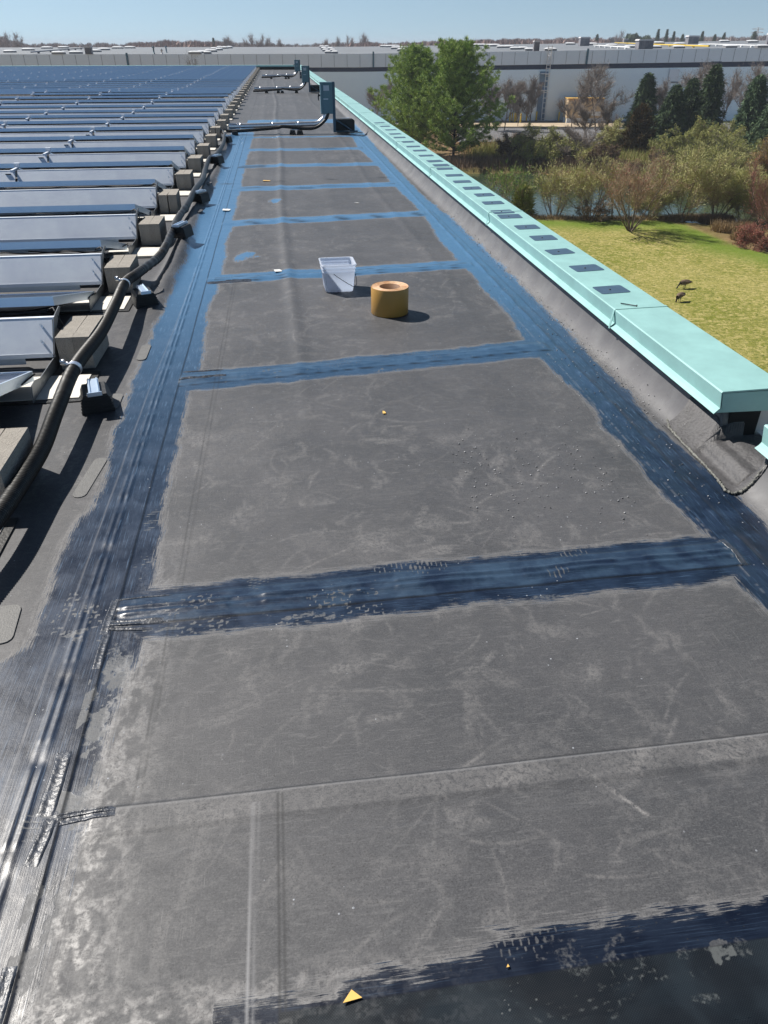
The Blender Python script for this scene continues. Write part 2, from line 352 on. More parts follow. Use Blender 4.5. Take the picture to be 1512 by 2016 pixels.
# scuffs, smears, dried smear arcs on the bare rubber, plus a painted lit band
scuff_and_light = sst(.52, .82, fbm(X*2.6+fbm(X*4, Y*4, 5)*2.2, Y*2.6, 21, 5))*.28
scuff_and_light = scuff_and_light+.50*sst(1.178, 1.186, Y-.004*X)*(1-sst(1.250, 1.256, Y-.004*X))*(X > -.6)  # lap band lightened in colour, as its angle to the light would
scuff_and_light += sst(.55, .8, fbm(X*16+fbm(X*6, Y*6, 6)*5, Y*9, 22, 4))*.5
rl = random.Random(5)
xi0 = 12
for i in range(430):
    cy = .6+rl.random()**1.6*11; cx = rl.uniform(-.5, 1.55)
    Ls = rl.uniform(.04, .30)*(1+cy*.05); ang = rl.gauss(.1, .9); curv = rl.gauss(0, 2.2); wd = rl.uniform(.002, .007)*(1+cy*.12); st = rl.uniform(.25, .9)
    i0 = np.searchsorted(ys, cy-Ls); i1 = np.searchsorted(ys, cy+Ls); j0 = np.searchsorted(xs, cx-Ls); j1 = np.searchsorted(xs, cx+Ls)
    if i1 <= i0 or j1 <= j0: continue
    x = X[i0:i1, j0:j1]-cx; yv = Y[i0:i1, j0:j1]-cy
    u = x*cos(ang)+yv*sin(ang); v = -x*sin(ang)+yv*cos(ang)-curv*u*u
    k = np.exp(-(v/wd)**2)*(1-sst(.6, 1, np.abs(u)/Ls*1.6))*st*(.4+.6*vnoise(u*60, v*10+i, 3))
    scuff_and_light[i0:i1, j0:j1] = np.maximum(scuff_and_light[i0:i1, j0:j1], k)
for i in range(46):      # broader smeared footprints
    cy = .8+rl.random()**1.5*9; cx = rl.uniform(-.5, 1.5); ang = rl.gauss(.2, .8); r1 = rl.uniform(.06, .13)*(1+cy*.04); r2 = r1*rl.uniform(.3, .5)
    u = (X-cx)*cos(ang)+(Y-cy)*sin(ang); v = -(X-cx)*sin(ang)+(Y-cy)*cos(ang)
    k = (1-sst(.3, 1, (u/r1)**2+(v/r2)**2))*sst(.40, .62, fbm(u*14+i*3, v*60, 70, 3))*rl.uniform(.3, .7)
    scuff_and_light = np.maximum(scuff_and_light, k)
scuff_and_light = scuff_and_light*(.35+.75*sst(.38, .62, fbm(X*.9+3, Y*.7, 99, 3)))
# bright scrape in the near right
u = (X-.78)*cos(-.95)+(Y-1.10)*sin(-.95); v = -(X-.78)*sin(-.95)+(Y-1.10)*cos(-.95)
scuff_and_light = np.maximum(scuff_and_light, 1.6*np.exp(-(v/.006)**2)*(np.abs(u) < .06)); scuff_and_light = np.maximum(scuff_and_light, 1.0*np.exp(-(v/.003)**2)*(np.abs(u+.07) < .09))
# dust film by the left strip and along the bottom (dried primer haze)
haze_ = np.clip(1.2-np.abs(X+.565)/.13, 0, 1)*sst(.38, .58, fbm(X*48+fbm(X*9, Y*9, 84)*3, Y*26, 80))*(1-sst(2.0, 2.6, Y))*.9*(X > -.62)
haze_ = np.maximum(haze_, sst(.86, .78, Y+.03*fbm(X*9, Y*4, 82))*sst(.38, .60, fbm(X*40, Y*60, 81))*(1-sst(.1, .45, X)))
film = np.clip(haze_, 0, 1)
haze_ = np.maximum(haze_, .55*np.exp(-((X-interp(LO, Y)+.02)/.016)**2)*sst(.45, .6, fbm(X*30, Y*4, 83))*(Y < 5)*(Y > .5))
scuff_and_light = np.clip(np.maximum(scuff_and_light, haze_), 0, 1.6)
# thin pen / emboss / lap lines
line = seamline.copy(); light = np.zeros(X.shape)
def vline(x0, y0, x1, y1, wd, s=1.0, arr=None, wv=.004):
    global line, light
    t = np.clip((Y-y0)/(y1-y0+1e-9), 0, 1); xl = x0+(x1-x0)*t+(vnoise(Y*3, Y*0+x0*50, 2)-.5)*wv
    on = (Y >= min(y0, y1)) & (Y <= max(y0, y1)); k = np.where(on, s*np.exp(-((X-xl)/wd)**2), 0)
    return k
line = np.maximum(line, vline(-.665, .3, -.655, 18.5, .0036, 1.0))
line = np.maximum(line, vline(-.49, 1.26, -.475, 2.0, .0030, .6)); line = np.maximum(line, vline(-.475, 1.26, -.46, 2.0, .0030, .5))
line = np.maximum(line, vline(-.475, 2.13, -.44, 6.2, .0035, .55)); line = np.maximum(line, vline(-.455, 2.13, -.42, 6.2, .0035, .45))
line = np.maximum(line, vline(-.118, .72, -.118, 1.24, .0028, .75)); line = np.maximum(line, vline(-.105, .72, -.105, 1.24, .0028, .6))
light = np.maximum(light, vline(-.185, .66, -.18, 1.22, .0030, 1.0)); light = np.maximum(light, vline(-.172, .66, -.167, 1.22, .0025, .5))
light = np.maximum(light, vline(-.83, .8, -.82, 3.9, .0030, .5)); light = np.maximum(light, vline(-.82, 3.9, -.77, 6.5, .0035, .35))
light = np.maximum(light, vline(1.61, 1.2, 1.61, 5.5, .0026, .8)*sst(.45, .6, vnoise(X*0, Y*70, 5)))
line = np.maximum(line, vline(1.81, .5, 1.80, 3.3, .004, .7)); line = np.maximum(line, vline(1.80, 3.3, 1.75, 9.0, .005, .5)); line = np.maximum(line, vline(1.71, 2.0, 1.70, 9.0, .006, .35))
for (y0_, s_) in [(1.257, .9)]:
    yl = y0_+.004*X+(vnoise(X*3, X*0, 7)-.5)*.006
    line = np.maximum(line, np.where(X > -.66, s_*np.exp(-((Y-yl)/.0028)**2), 0))  # shade of the lap edge painted as a dark line
    light = np.maximum(light, np.where(X > -.6, .5*np.exp(-((Y-yl+.006)/.003)**2), 0))
line = np.maximum(line, np.where((X > -.95) & (X < 1.86), .9*np.exp(-((Y-ybs)/.012)**2), 0))
line = np.maximum(line, np.where(X > -.12, .9*np.exp(-((Y-byc)/.0018)**2), 0))
# height field
hgt = crossH
hgt = hgt+(fbm(X*1.6, Y*1.1, 41)-.5)*.010*sst(1, 5, Y)+(fbm(X*1.3, Y*1.3, 42)-.5)*.006+(fbm(X*9, Y*9, 43)-.5)*.0012
sea = sst(-.665, -.658, X)
hgt += -.0025*sea+.0025
hgt += .0030*(1-sst(1.25, 1.262, Y))*sst(1.16, 1.185, Y)*sst(-.6, -.58, X)
hgt += .0012*(1-sst(1.10, 1.115, Y))*sst(-.6, -.5, X)
dsh = .35+.65*sst(.15, .35, np.abs(((Y*3.1) % 1)-.5)*2)
ridge = np.exp(-((X+.765+.012)/.0085)**2)+np.exp(-((X+.765-.014)/.0085)**2)
nfade = 1
hgt += (.0030+.0035*sst(2.2, 5, Y))*ridge*dsh*(Y < 18.6)
# big dimples along the near bar
for cy in (1.08, 1.42, 1.72, 2.05, 2.42, 2.8, 3.3, 3.8):
    hgt -= .0022*np.exp(-((X+.765)/.024)**2-((Y-cy)/.03)**2); hgt += .0015*np.exp(-((X+.765)/.03)**2-((Y-cy-.06)/.04)**2)
dsh2 = .3+.7*sst(.15, .4, np.abs(((Y*2.3+.3) % 1)-.5)*2)
hgt += .006*dsh2*(np.exp(-((X-1.70)/.022)**2))*(Y < 22)+.004*(fbm(X*8, Y*4, 47)-.5)*np.exp(-((X-1.72)/.13)**2)*2
hgt += np.where(Y > 2.6, .012*sst(2.6, 6, Y), 0)*np.exp(-((X-.02-.03*np.sin(Y*.5))/.05)**2)
hgt += .006*sst(3.5, 7, Y)*np.exp(-((X-1.28+.04*np.sin(Y*.7))/.05)**2)+.005*sst(4, 8, Y)*np.exp(-((X-.62)/.09)**2)+.005*sst(4, 8, Y)*np.exp(-((X+.33)/.08)**2)
# loose bulge left of the primed strip
bul = sst(4.9, 6.2, Y)*(1-sst(17, 18.4, Y))
bx = -1.005+.03*np.sin(Y*1.1)
hgt += bul*(.055+.02*np.sin(Y*1.9))*np.exp(-(np.abs(X-bx)/.075)**2.6)
hgt += bul*.012*np.exp(-((X-bx)/.09)**2)*np.abs(vnoise(X*0, Y*1.6, 51)-.5)*2*sst(.45, .55, vnoise(X*0, Y*2.2, 52))
# cove and curb of the parapet with the overflow notch
Pn = 1-sst(2.53, 2.57, Y)*(1-sst(2.88, 2.93, Y))
cv = np.clip((X-1.86)/.13, 0, 1); cove = .215*(1-np.sqrt(np.clip(1-cv**2, 0, 1)))**.9
cove = np.where(X > 1.985, .215, cove)
nt_ = .055*sst(1.90, 1.97, X)+.02*sst(2.0, 2.06, X)
hgt = np.where(X > 1.8, hgt*(1-sst(1.8, 1.9, X)), hgt)+cove*Pn+nt_*(1-Pn)
fold_r = np.exp(-((Y-11.75)/.06)**2)+np.exp(-((Y-6.52)/.06)**2)
hgt += .02*fold_r*sst(1.86, 1.9, X)*(1-sst(1.95, 1.99, X))*.5
line = np.maximum(line, .5*sst(1.88, 1.9, X)*(1-sst(1.97, 2.0, X))*(np.exp(-((Y-11.75)/.02)**2)+np.exp(-((Y-11.9)/.02)**2)+np.exp(-((Y-6.50)/.012)**2)))
grit = np.exp(-((X-1.885)/.028)**2)*(Y > 2.9)*(Y < 9)*sst(3.0, 3.8, Y)
cover = sst(1.84, 1.93, X)       # wall flashing is a lighter, cleaner sheet
ny, nx = X.shape
V = np.stack([X, Y, hgt], -1).reshape(-1, 3)
idx = np.arange(ny*nx).reshape(ny, nx)
F = np.stack([idx[:-1, :-1], idx[:-1, 1:], idx[1:, 1:], idx[1:, :-1]], -1).reshape(-1, 4)
# ---- roof material
def roof_material():
    m = bpy.data.materials.new('roof membrane with blue primer'); m.use_nodes = True; t = m.node_tree; b = t.nodes["Principled BSDF"]; L = t.links.new
    def attr(n): a = nd(t, "ShaderNodeAttribute"); a.attribute_name = n; return a.outputs["Fac"]
    def math_(op, a, b_=None, clamp=False):
        n = nd(t, "ShaderNodeMath", operation=op); n.use_clamp = clamp
        for i, q in enumerate([a, b_]):
            if q is None: continue
            if isinstance(q, (int, float)): n.inputs[i].default_value = q
            else: L(q, n.inputs[i])
        return n.outputs[0]
    def rng(a, lo, hi, o0=0., o1=1.):
        r = nd(t, "ShaderNodeMapRange"); r.interpolation_type = 'SMOOTHSTEP'
        r.inputs[1].default_value = lo; r.inputs[2].default_value = hi; r.inputs[3].default_value = o0; r.inputs[4].default_value = o1; L(a, r.inputs[0]); return r.outputs[0]
    def mixc(f, a, b_, mode='MIX'):
        n = nd(t, "ShaderNodeMix", data_type='RGBA', blend_type=mode)
        if isinstance(f, (int, float)): n.inputs[0].default_value = f
        else: L(f, n.inputs[0])
        for i, q in ((6, a), (7, b_)):
            if isinstance(q, tuple): n.inputs[i].default_value = (*q, 1)
            else: L(q, n.inputs[i])
        return n.outputs[2]
    tc = nd(t, "ShaderNodeTexCoord").outputs["Object"]
    def noise(sc, detail=5, rough=.6, dist=0., mp=None):
        v = tc
        if mp:
            q = nd(t, "ShaderNodeMapping"); q.inputs["Scale"].default_value = mp; q.inputs["Rotation"].default_value = (0, 0, mp_rot[0]); L(tc, q.inputs[0]); v = q.outputs[0]
        n = nd(t, "ShaderNodeTexNoise"); n.inputs["Scale"].default_value = sc; n.inputs["Detail"].default_value = detail; n.inputs["Roughness"].default_value = rough; n.inputs["Distortion"].default_value = dist
        L(v, n.inputs["Vector"]); return n.outputs[0]
    mp_rot = [0.0]
    prim = attr('prim'); dr = attr('dirn'); scuff_and_light = attr('scuff_and_light'); line = attr('line'); light = attr('light'); wear = attr('wear'); tape = attr('tape'); cover = attr('cover'); grit = attr('grit'); perf = attr('perf')
    sx = noise(1, 4, .7, 0, (7, 260, 1)); sy = noise(1, 4, .7, 0, (260, 7, 1)); blotch = noise(38, 5, .7)
    st = nd(t, "ShaderNodeMix", data_type='FLOAT'); L(dr, st.inputs[0]); L(sx, st.inputs[2]); L(sy, st.inputs[3]); st = st.outputs[0]
    jit = math_('ADD', math_('MULTIPLY', math_('SUBTRACT', st, .5), 1.7), math_('MULTIPLY', math_('SUBTRACT', blotch, .5), .35))
    pj = math_('ADD', prim, jit); P = rng(pj, .42, .58)
    halo = math_('MULTIPLY', rng(pj, .12, .42), math_('SUBTRACT', 1.0, P))
    wearN = rng(math_('ADD', wear, math_('MULTIPLY', math_('SUBTRACT', noise(95, 4, .7), .5), 1.5)), .45, 1.0)
    P = math_('MULTIPLY', P, math_('SUBTRACT', 1.0, math_('MULTIPLY', wearN, .75)))
    # bare rubber
    n1 = noise(1.3, 6, .6, .5); n2 = noise(11, 6, .72, 1.8); n3 = noise(55, 4, .6, .5)
    e = mixc(rng(n1, .3, .7), (.054, .056, .062), (.082, .082, .088))
    mp_rot[0] = .5
    sm = noise(1, 5, .7, 2.0, (9, 34, 1)); mp_rot[0] = -.7; sm2 = noise(1, 5, .7, 1.2, (14, 70, 1)); mp_rot[0] = 0
    e = mixc(math_('MULTIPLY', rng(sm, .50, .78), .42), e, (.195, .193, .196))
    e = mixc(math_('MULTIPLY', rng(sm2, .56, .76), .35), e, (.215, .212, .213))
    e = mixc(math_('MULTIPLY', rng(n2, .52, .80), .45), e, (.058, .058, .062))
    e = mixc(math_('MULTIPLY', rng(n3, .55, .8), .18), e, (.2, .2, .2))
    e = mixc(math_('MULTIPLY', math_('MULTIPLY', scuff_and_light, rng(noise(70, 4, .7, .6), .30, .62)), .62), e, (.27, .26, .255))
    e = mixc(math_('MULTIPLY', halo, .42), e, (.25, .245, .245))
    mp_rot[0] = .9; f1 = noise(1, 3, .7, .8, (60, 420, 1)); mp_rot[0] = -.5; f2 = noise(1, 3, .7, .8, (80, 480, 1)); mp_rot[0] = 0; f3 = noise(240, 3, .75)
    e = mixc(math_('MULTIPLY', rng(f1, .55, .75), .40), e, (.22, .22, .22)); e = mixc(math_('MULTIPLY', rng(f2, .56, .75), .34), e, (.045, .046, .05)); e = mixc(math_('MULTIPLY', rng(f3, .50, .72), .40), e, (.17, .17, .172)); e = mixc(math_('MULTIPLY', rng(f3, .48, .32), .60), e, (.028, .028, .031))
    e = mixc(math_('MULTIPLY', cover, .75), e, mixc(rng(noise(5, 4, .6), .35, .7), (.115, .112, .118), (.17, .168, .17)))
    ysep = nd(t, "ShaderNodeSeparateXYZ"); L(tc, ysep.inputs[0])
    # primer
    pn = noise(7, 5, .65, .4)
    pr = mixc(rng(pn, .3, .72), (.005, .010, .024), (.014, .030, .064))
    pr = mixc(rng(st, .54, .66), pr, (.024, .048, .092)); pr = mixc(math_('MULTIPLY', rng(st, .56, .70), rng(ysep.outputs[1], 1.8, 6.0, 0.12, .75)), pr, (.26, .41, .60)); pr = mixc(rng(st, .46, .36), pr, (.006, .012, .028))  # pale glints painted along the streaks, stronger with distance
    pr = mixc(math_('MULTIPLY', tape, .55), pr, mixc(rng(pn, .35, .65), (.018, .034, .07), (.045, .085, .14)))
    pr = mixc(math_('MULTIPLY', wearN, 1.0), pr, (.13, .145, .16))
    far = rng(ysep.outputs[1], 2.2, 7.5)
    pr = mixc(math_('MULTIPLY', far, .78), pr, (.075, .20, .37))  # sky reflection at grazing view painted into the far primer
    pr = mixc(rng(ysep.outputs[1], 1.25, .85, 0, .6), pr, (.004, .006, .014))  # near primer painted darker, standing in for weaker sky reflection
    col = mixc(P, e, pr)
    col = mixc(math_('MULTIPLY', line, .85), col, (.010, .011, .013))
    col = mixc(math_('MULTIPLY', light, .6), col, (.33, .33, .34))
    # grit and specks
    def specks(sc, th, amt_n, c, col, sc2):
        v = nd(t, "ShaderNodeTexVoronoi"); v.inputs["Scale"].default_value = sc; L(tc, v.inputs["Vector"])
        k = rng(v.outputs["Distance"], th, th*.7)
        sep = nd(t, "ShaderNodeSeparateColor"); L(v.outputs["Color"], sep.inputs[0])
        k = math_('MULTIPLY', k, rng(sep.outputs[0], amt_n, amt_n+.01))
        return k
    z = specks(60, .20, .95, None, None, 0)
    zz = math_('MULTIPLY', z, rng(noise(1.9, 3, .6), .48, .6))
    col = mixc(math_('MULTIPLY', zz, .8), col, (.42, .44, .48))
    z2 = specks(95, .24, .93, None, None, 0)
    col = mixc(math_('MULTIPLY', z2, .6), col, (.03, .03, .03))
    z3 = specks(120, .35, .25, None, None, 0); z4 = specks(150, .35, .5, None, None, 0)
    col = mixc(math_('MULTIPLY', math_('MULTIPLY', z3, grit), .9), col, (.02, .022, .025)); col = mixc(math_('MULTIPLY', math_('MULTIPLY', z4, grit), .9), col, (.25, .24, .22))
    # perforated tape texture
    hx = math_('SINE', math_('MULTIPLY', ysep.outputs[0], 1100)); hy = math_('SINE', math_('MULTIPLY', ysep.outputs[1], 1100))
    pf = math_('MULTIPLY', rng(math_('MULTIPLY', hx, hy), .1, .5), perf)
    tapec = mixc(rng(noise(5, 5, .6, .5), .38, .62), (.003, .005, .009), (.012, .018, .025))
    tapec = mixc(math_('MULTIPLY', pf, .20), tapec, (.10, .12, .125)); tapec = mixc(math_('MULTIPLY', wearN, .65), tapec, (.13, .14, .14))
    col = mixc(perf, col, tapec)
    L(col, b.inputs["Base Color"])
    rg = nd(t, "ShaderNodeMix", data_type='FLOAT'); L(P, rg.inputs[0]); L(rng(n2, .3, .7, .50, .66), rg.inputs[2]); L(rng(math_('ADD', pn, math_('MULTIPLY', st, .6)), .4, 1.1, .24, .44), rg.inputs[3])
    rgo = math_('SUBTRACT', rg.outputs[0], math_('MULTIPLY', zz, .25))
    L(rgo, b.inputs["Roughness"])
    film = attr('film'); coatw = math_('MULTIPLY', film, rng(noise(60, 4, .7, .5), .42, .62, .05, 1.0)); L(coatw, b.inputs["Coat Weight"]); b.inputs["Coat Roughness"].default_value = .40; b.inputs["Coat IOR"].default_value = 1.6
    b.inputs["Specular IOR Level"].default_value = .5
    bh = math_('ADD', math_('MULTIPLY', n3, .25), math_('ADD', math_('MULTIPLY', math_('MULTIPLY', st, P), .7), math_('ADD', math_('MULTIPLY', n2, .4), math_('ADD', math_('MULTIPLY', zz, 2.2), math_('MULTIPLY', math_('MULTIPLY', z3, grit), 1.5)))))
    bp = nd(t, "ShaderNodeBump"); bp.inputs["Strength"].default_value = .35; bp.inputs["Distance"].default_value = .002
    L(bh, bp.inputs["Height"]); L(bp.outputs[0], b.inputs["Normal"])
    return m
M['roof'] = roof_material()
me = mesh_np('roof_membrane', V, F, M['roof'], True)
perf = (1-sst(-.001, .001, Y-byc))*(X > -.12)
for nm, arr in dict(prim=prim, dirn=dirn, scuff_and_light=scuff_and_light, line=line, light=light, wear=wear, tape=tape, cover=cover, grit=grit, perf=perf, film=film).items():
    a = me.attributes.new(nm, 'FLOAT', 'POINT'); a.data.foreach_set('value', np.broadcast_to(arr, X.shape).astype(np.float32).ravel())
roof = link('roof_membrane', me, bld)
def roofz(x, y_):
    i = min(max(np.searchsorted(ys, y_), 1), ny-1); j = min(max(np.searchsorted(xs, x), 1), nx-1); return float(hgt[i, j])
# walls of our building, parapet end wall
b_ = MB(); b_.box(2.12, 2.26, -8, 2.54, GZ, .195); b_.box(2.12, 2.26, 2.92, ROOF_END+.3, GZ, .195); b_.box(2.12, 2.26, 2.54, 2.92, GZ, .055); b_.box(-60, 2.12, ROOF_END+.05, ROOF_END+.3, GZ, .195)
b_.build('wall', M['ourwall'], bld)
MB().box(2.05, 2.19, 2.56, 2.895, .056, .078).build('notch_floor', M['epdm_dark'], bld)
MB().box(2.192, 2.30, 2.55, 2.97, -.10, .082).build('scupper_trim', M['white'], bld)
MB().box(2.02, 2.172, 2.905, 2.96, .07, .215).build('parapet_dark_end', M['darkgap'], bld)  # near-black block stands in for the dark hollow under the coping end
# coping sections
def coping(y0, y1, z=0.0):
    p = [(1.932, .196), (1.935, .193), (1.958, .222), (1.945, .300), (1.951, .3055), (2.272, .312), (2.279, .306), (2.285, .195), (2.281, .195), (2.273, .300), (1.953, .296), (1.964, .222)]
    s = MB(); s.prism([(a, c+z) for a, c in p], (y1-.003, y0+.003), 'y')
    return s
cj = [2.90, 4.15, 7.20]
while cj[-1] < ROOF_END-3: cj.append(cj[-1]+3.05)
cj.append(ROOF_END+.3)
cops = []
for i in range(len(cj)-1):
    s = coping(cj[i], cj[i+1])
    if i == 0:   # closed folded end
        s.prism([(1.940, .200), (1.960, .222), (1.950, .298), (2.272, .304), (2.281, .196)], (cj[0]+.003, cj[0]+.007), 'y')
    cops.append(s.build('coping', M['coping'], bld))
s = coping(-2.0, 2.56); s.prism([(1.940, .200), (1.960, .222), (1.950, .298), (2.272, .304), (2.281, .196)], (2.555, 2.559), 'y'); cops.append(s.build('coping', M['coping'], bld))
s = MB(); s.prism([(ROOF_END-.05, .19), (ROOF_END-.04, .30), (ROOF_END+.32, .31), (ROOF_END+.33, .19), (ROOF_END+.31, .19), (ROOF_END+.3, .295), (ROOF_END-.02, .285), (ROOF_END-.03, .19)], (-60, 1.94), 'x'); s.build('coping', M['coping'], bld)
MB().box(-60, 1.95, ROOF_END-.02, ROOF_END+.04, 0, .20).build('end_parapet', M['black'], bld)
# seam sleeves at joints
for i, yj in enumerate(cj[1:-1]):
    s = MB(); s.prism([(1.929, .190), (1.942, .302), (1.949, .3085), (2.274, .3150), (2.281, .31), (2.288, .19), (2.286, .19), (2.279, .309), (2.273, .3130), (1.950, .3068), (1.945, .30), (1.931, .192)], (yj-.001, yj+.020), 'y')
    s.build('coping_splice', M['coping'], cops[i+1])
# dark square patches on the coping
pp = [(1187, 572), (1128, 530), (1087, 497), (1050, 470), (1023, 448.5), (996, 427), (981, 418), (958, 400.5), (935, 385), (918, 371.5), (903, 358.5), (889, 346), (870, 333), (862, 326), (850, 318), (838, 307), (827, 297), (817, 289), (806, 280), (795, 271), (785, 264), (775, 256), (767, 249), (758, 242)]
for k, (a, b2) in enumerate(pp):
    q = at(a, b2, .305); cy = q[1]; cx = 2.10
    r = random.Random(k); rz_ = r.gauss(0, .05); cx += r.gauss(0, .012); hw = .094+.012*r.random(); hl = .075+.012*r.random()+.001*cy
    pts = []
    for sx_, sy_, a0 in ((1, 1, 0), (-1, 1, 90), (-1, -1, 180), (1, -1, 270)):
        for t_ in (0, 30, 60, 90):
            pts.append((cx+sx_*(hw-.018)+.018*cos(radians(a0+t_)), cy+sy_*(hl-.018)+.018*sin(radians(a0+t_))))
    pts = [(cx+(a_-cx)*cos(rz_)-(b_q-cy)*sin(rz_), cy+(a_-cx)*sin(rz_)+(b_q-cy)*cos(rz_)) for a_, b_q in pts]
    par = cops[max(i for i in range(len(cj)-1) if cj[i] <= cy)]
    vs = [(x_, y_, .3055+(x_-1.951)*.0202+.0025) for x_, y_ in pts]+[(x_, y_, .3055+(x_-1.951)*.0202-.002) for x_, y_ in pts]
    n = len(pts); s = MB(); s.add(vs, [tuple(range(n))]+[(i, n+i, n+(i+1) % n, (i+1) % n) for i in range(n)])
    po = s.build('rubber_patch', M['cop_patch'], par)
    if cy < 9:
        MB().lathe([(.0, .004), (.007, .004), (.008, 0)], 10, (cx-.012, cy-.005, .3055+(cx-1.963)*.0202+.002)).build('screw', M['rust'], po)
# reinforcing sheet at the notch: beads of sealant round it
edge = [at(1372, 797, .12), (1.93, 3.20, .022), (1.905, 3.235, .008), (1.872, 3.15, .006), (1.865, 3.0, .004), (1.862, 2.85, .006), (1.858, 2.72, .005), (1.85, 2.60, .005), (1.836, 2.53, .004), (1.855, 2.500, .005), (1.89, 2.498, .012), (1.93, 2.505, .045), (1.975, 2.515, .12), (2.0, 2.52, .19)]
ep = []
for i in range(len(edge)-1):
    for k in range(14):
        t_ = k/14; a = Vector(edge[i]).lerp(Vector(edge[i+1]), t_)
        a += Vector((rs.normal(0, .0022), rs.normal(0, .003), .003)); ep.append(a)
MB().tube(ep, [.0045+.003*rs.rand() for _ in ep], 6).build('sealant_bead', M['seal'], roof)
def flash_sheet():
    nu, nv = 40, 60; Vv = []
    for j in range(nv+1):
        for i in range(nu+1):
            x_ = 1.852+(2.10-1.852)*i/nu; y_ = 2.50+(3.2-2.50)*j/nv
            if y_ < 2.57: x_ = 1.852+(1.983-1.852)*i/nu
            if y_ > 2.9: x_ = 1.865+(1.983-1.865)*i/nu
            jj = min(max(np.searchsorted(xs, x_), 1), nx-1); ii = min(max(np.searchsorted(ys, y_), 1), ny-1)
            z_ = float(hgt[ii, jj]) + .004+.004*float(fbm(np.array([x_*13]), np.array([y_*13]), 5, 2)[0])
            Vv.append((x_, y_, z_))
    Fv = [(j*(nu+1)+i, j*(nu+1)+i+1, (j+1)*(nu+1)+i+1, (j+1)*(nu+1)+i) for j in range(nv) for i in range(nu)]
    return link('flashing_sheet', mesh_np('flashing_sheet', Vv, Fv, M['epdm_dark'], True), roof)
flash_sheet()
# glossy sealed strips and folded cover pieces along the near seams
M['glossy'] = mk('glossy primed rubber', (.040, .048, .065), .36, 0, .5, 40, .25, 90)
def ribbon(pxs, wd, hgt_=.005, lab='seam_cover'):
    P = [Vector(at(a, b2, 0)) for a, b2 in pxs]; Q = []
    for i in range(len(P)-1):
        m_ = max(4, int((P[i+1]-P[i]).length/.008))
        for k in range(m_): Q.append(P[i].lerp(P[i+1], k/m_))
    Q.append(P[-1]); Vv = []; Fv = []; prof = [(-1, -.0015), (-.9, .5), (-.72, .9), (-.45, .35), (0, .25), (.35, .4), (.6, 1.0), (.85, .6), (1, -.0015)]
    rr_ = np.random.RandomState(int(pxs[0][0])); sh = 0
    for i, p in enumerate(Q):
        d_ = (Q[min(i+1, len(Q)-1)]-Q[max(i-1, 0)]); d_.z = 0; d_.normalize(); nn = Vector((-d_.y, d_.x, 0)); sh = sh*.9+rr_.normal(0, .0004); ww = wd*.5*(1+.05*math.sin(i*.23+p.x*40))
        for u, h_ in prof:
            q = p+nn*(u*ww+sh); z0 = roofz(q.x, q.y); Vv.append((q.x, q.y, z0+(hgt_*.75*h_*min(1, (i+.3)/4, (len(Q)-i-.7)/4)*(1+.12*math.sin(i*.35+u*2)) if h_ > 0 else -.001)))
    k_ = len(prof)
    for i in range(len(Q)-1):
        for j in range(k_-1): Fv.append((i*k_+j, i*k_+j+1, (i+1)*k_+j+1, (i+1)*k_+j))
    link(lab, mesh_np(lab, Vv, Fv, M['glossy'], True), roof)
ribbon([(128, 1482), (112, 1540), (88, 1608)], .046); ribbon([(100, 1612), (84, 1655), (60, 1708)], .040, .006); ribbon([(102, 1622), (160, 1608), (228, 1597)], .030, .004); ribbon([(104, 1610), (165, 1600), (224, 1592)], .018, .006)
ribbon([(212, 1250), (200, 1285), (190, 1318)], .030, .004); ribbon([(208, 1228), (265, 1226), (322, 1222)], .030, .005); ribbon([(205, 1240), (262, 1240), (300, 1238)], .014, .005); ribbon([(228, 1183), (285, 1176), (342, 1170)], .012, .004); ribbon([(228, 1183), (214, 1220), (205, 1250)], .030, .003)
ribbon([(22, 1905), (8, 1955), (-12, 2020)], .035, .006); ribbon([(352, 748), (400, 745), (445, 741)], .030, .004); ribbon([(360, 732), (410, 729), (440, 727)], .018, .004); ribbon([(1420, 1062), (1445, 1085), (1466, 1112)], .028, .004)
ribbon([(408, 558), (450, 555), (495, 553)], .06, .006); 
# light round-cornered membrane patches on the roof
def rpatch(cx, cy, hw, hl, rz, z):
    pts = []
    for sx_, sy_, a0 in ((1, 1, 0), (-1, 1, 90), (-1, -1, 180), (1, -1, 270)):
        for t_ in (0, 30, 60, 90):
            x_ = sx_*(hw-.03)+.03*cos(radians(a0+t_)); y_ = sy_*(hl-.03)+.03*sin(radians(a0+t_)); pts.append((cx+x_*cos(rz)-y_*sin(rz), cy+x_*sin(rz)+y_*cos(rz)))
    MB().prism(pts, (z, z+.006)).build('membrane_patch', M['epdm_patch'], roof)
rpatch(-1.055, 2.02, .07, .10, .1, .001); rpatch(-1.04, 3.86, .09, .10, .0, .002); rpatch(-.945, 3.02, .03, .18, -.1, -.001); rpatch(-.935, 4.62, .03, .14, .0, .0)
